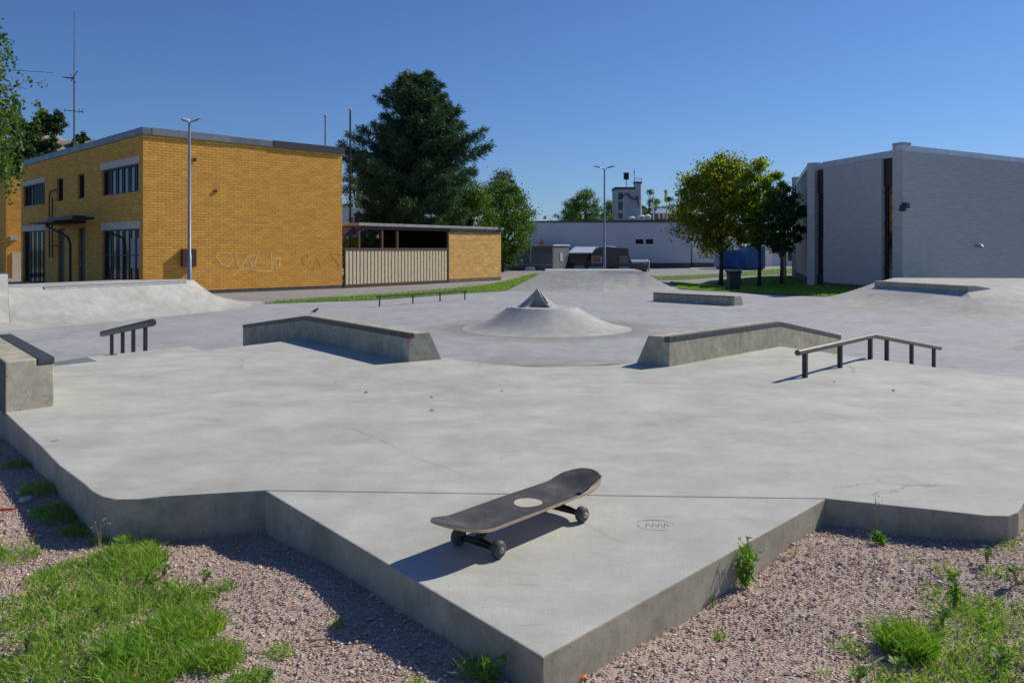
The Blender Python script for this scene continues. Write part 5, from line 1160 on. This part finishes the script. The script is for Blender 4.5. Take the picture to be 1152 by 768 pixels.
# individual weeds
def weed(label, xp, yp, h, kind='leafy', z=-.11, seed=0, n=5):
    rng = np.random.default_rng(seed + 100); c = gp(xp, yp, z); zz = float(gz(c[0], c[1])); t = thing('weed', label, 'weed', (c[0], c[1], zz), 0, 'weeds in the gravel')
    mb = MB(); Q = []
    if kind == 'broad':
        for k_ in range(n):
            a = rng.uniform(0, 6.28); l_ = h * rng.uniform(.35, .6); tip = np.array([math.cos(a) * l_ * .4, math.sin(a) * l_ * .4, h * rng.uniform(.6, 1)]); mb.tube([(c[0], c[1], zz), (c[0] + tip[0] * .4, c[1] + tip[1] * .4, zz + tip[2] * .6), (c[0] + tip[0], c[1] + tip[1], zz + tip[2])], [.002, .0016, .001], 5, False)
            for s_ in (-.9, -.35, .35, .9):
                d_ = np.array([math.cos(a + s_ * 1.1), math.sin(a + s_ * 1.1), .45]); d_ /= np.linalg.norm(d_); sd_ = np.cross(d_, [0, 0, 1]); sd_ /= np.linalg.norm(sd_); L_ = h * .42
                Q.append(np.stack([tip, tip + d_ * L_ * .5 + sd_ * L_ * .24, tip + d_ * L_, tip + d_ * L_ * .5 - sd_ * L_ * .24]))
        Q = np.array(Q)
    else:
        Ql = []
        for k_ in range(n):
            e_ = np.array([rng.normal() * h * .16, rng.normal() * h * .16, h * rng.uniform(.65, 1.05)]); mb.tube([(c[0], c[1], zz), (c[0] + e_[0] * .3, c[1] + e_[1] * .3, zz + e_[2] * .5), (c[0] + e_[0], c[1] + e_[1], zz + e_[2])], [.0016, .0013, .0008], 5, False)
            m_ = 34 if kind == 'leafy' else 9; s_ = rng.uniform(.1 if kind == 'leafy' else .75, 1, (m_, 1)); pts = s_ ** 1.0 * e_ + rng.normal(size=(m_, 3)) * (.008 if kind == 'leafy' else .012); Ql.append(leaves(pts, .028 if kind == 'leafy' else .007, .007 if kind == 'leafy' else .006, rng))
        Q = np.concatenate(Ql)
    quads_mesh('leaves', Q, M['weed'] if kind != 'stalk' else M['straw'], t); obj('stem', mb, M['straw'], t, smooth='all', fix=False)
weed('tall feathery green weed growing against the right wall of the slab', 838, 655, .155, 'leafy', seed=1, n=9)
weed('thin dry flower stalk in front of the right slab wall', 987, 606, .15, 'stalk', seed=2, n=2)
weed('bright broad leaved weed in front of the left slab wall', 140, 622, .085, 'broad', seed=3, n=4)
weed('green feathery weed upright in the gravel at the right', 1075, 678, .10, 'leafy', seed=4, n=3)
weed('clump of broad green leaves at the right edge of the view', 1143, 662, .05, 'broad', seed=5, n=14)
weed('small feathery weed below the right slab wall', 990, 612, .06, 'leafy', seed=6, n=3)
weed('broad leaved weed at the bottom edge under the right grass', 965, 768, .05, 'broad', seed=7, n=12)
weed('slender weed at the foot of the front slab corner', 549, 768, .10, 'leafy', seed=8, n=2)
weed('dry grass stalks leaning near the shaded left slab wall', 112, 600, .11, 'stalk', seed=9, n=4)
weed('low broad leaved weeds between grass and gravel at the left', 172, 650, .035, 'broad', seed=10, n=14)
weed('broad leaved weed cluster on the gravel right of the broken twigs', 200, 672, .03, 'broad', seed=11, n=12)
weed('small clover like weed at the bottom near the grass', 300, 765, .035, 'broad', seed=12, n=9)

for i_, (xw, yw, lb) in enumerate(((60, 668, 'patch of broad leaves in the middle of the left grass'), (110, 690, 'broad leaved weed deep in the left grass, right of the middle'), (30, 730, 'broad leaved weed low in the bottom left corner'), (118, 742, 'broad leaved weed in front of the long grass tuft'), (230, 650, 'low leaves at the upper right rim of the left grass'), (185, 640, 'leafy weed just below the bright broad leaved weed'), (1110, 640, 'low leafy weed at the right, above the grass tufts'), (1010, 748, 'leafy weed at the bottom right beside the big tuft'), (1060, 700, 'leafy weed between two grass tufts at the right'), (1125, 745, 'leafy weed in the bottom right corner'))):
    weed(lb, xw, yw, .045, 'broad', seed=30 + i_, n=11)
# litter, stones, twigs
def scrap(name, label, cat, xp, yp, sx, sy, sz, a, mat, z=-.115, seed=0):
    rng = random.Random(seed); c = gp(xp, yp, z); zz = float(gz(c[0], c[1])) + .008; n_ = 7; mb = MB()
    P = [(math.cos(k_ * 6.283 / n_) * rng.uniform(.75, 1.1), math.sin(k_ * 6.283 / n_) * rng.uniform(.75, 1.1)) for k_ in range(n_)]
    R_ = lambda s_, z_: [(c[0] + (p[0] * sx * math.cos(a) - p[1] * sy * math.sin(a)) * s_, c[1] + (p[0] * sx * math.sin(a) + p[1] * sy * math.cos(a)) * s_, zz + z_ + .15 * sz * p[0]) for p in P]
    mb.rings([R_(.8, -.004), R_(1, sz * .4), R_(.7, sz)]); return tag(obj(name, mb, mat, bevel=.001), label, cat)
scrap('flat_stone', 'pale flat stone on the gravel at the left', 'stone', 29, 557, .035, .018, .018, .4, M['pale_stone'], seed=1)
scrap('plastic_scrap', 'long red plastic strip at the left edge', 'litter', 5, 567, .045, .005, .004, .1, M['redplastic'], seed=2)
scrap('plastic_scrap', 'small red plastic chip on the gravel', 'litter', 36.5, 585, .013, .008, .006, .5, M['redplastic'], seed=3)
scrap('plastic_scrap', 'orange and red scrap in the grass at the bottom', 'litter', 149, 765, .012, .009, .012, .5, M['orangepl'], seed=4)
scrap('plastic_scrap', 'blue scrap in the grass at the bottom left', 'litter', 33, 764, .012, .008, .01, .2, M['bluepl'], seed=5)
scrap('dry_leaf', 'orange dry leaf on the gravel beside the front slab corner', 'leaf', 656, 762, .014, .009, .003, .9, M['orangepl'], seed=6)
scrap('dry_leaf', 'small brown leaf on the slab beside the long rail', 'leaf', 939, 430, .014, .010, .004, .9, M['cream'], z=.0, seed=7).location.z = .004
for (xp, yp, lb, sd_) in ((486, 447, 'tiny yellow leaf on the slab, the farther of two close together', 21), (486.5, 462, 'tiny yellow leaf on the slab, the nearer of two close together', 22), (565, 440, 'tiny yellow leaf alone in the middle of the slab', 23), (412, 442, 'small brown leaf on the slab in front of the left ledge', 24), (1005, 440, 'small dark leaf on the slab in front of the long rail', 25)):
    scrap('dry_leaf', lb, 'leaf', xp, yp, .014, .010, .004, sd_, M['leafy'] if sd_ < 24 else M['dead'], z=0, seed=sd_).location.z = .003
for i, (pts_, lb) in enumerate((([(150, 655), (172, 636)], 'upper broken twig on the gravel left'), ([(165, 660), (190, 637)], 'lower broken twig beside the weeds'), ([(347, 714), (372, 712)], 'small pale twig on the gravel before the shadow'), ([(975, 745), (1005, 727), (1012, 726)], 'pale bent stalk lying in the right gravel'))):
    P = [gp(a, b_, -.11) for a, b_ in pts_]; mb = MB(); P = [(p[0], p[1], float(gz(p[0], p[1])) + .012) for p in P]; mb.tube(P, .004 if i < 2 else .0028, 6); tag(obj('twig', mb, M['dead'] if i < 2 else M['straw']), lb, 'twig')
# little bird on the yard
bp = gp(354.5, 352.8); t = thing('bird', 'small dark bird standing on the yard behind the left ledge', 'bird', bp)
mb = MB(); bx_, by_, bz_ = bp
mb.tube([(bx_ - .12, by_, bz_ + .03), (bx_ - .06, by_, bz_ + .05), (bx_ - .03, by_, bz_ + .07), (bx_ + .02, by_, bz_ + .09), (bx_ + .045, by_, bz_ + .115), (bx_ + .065, by_, bz_ + .13), (bx_ + .085, by_, bz_ + .132), (bx_ + .11, by_, bz_ + .128)], [.006, .016, .030, .034, .022, .022, .016, .002], 10)
for s_ in (-.012, .012): mb.tube([(bx_ - .005, by_ + s_, bz_ + .06), (bx_ + .0, by_ + s_, bz_ + .0)], .004, 5)
obj('body', mb, M['birdm'], t, smooth='all')
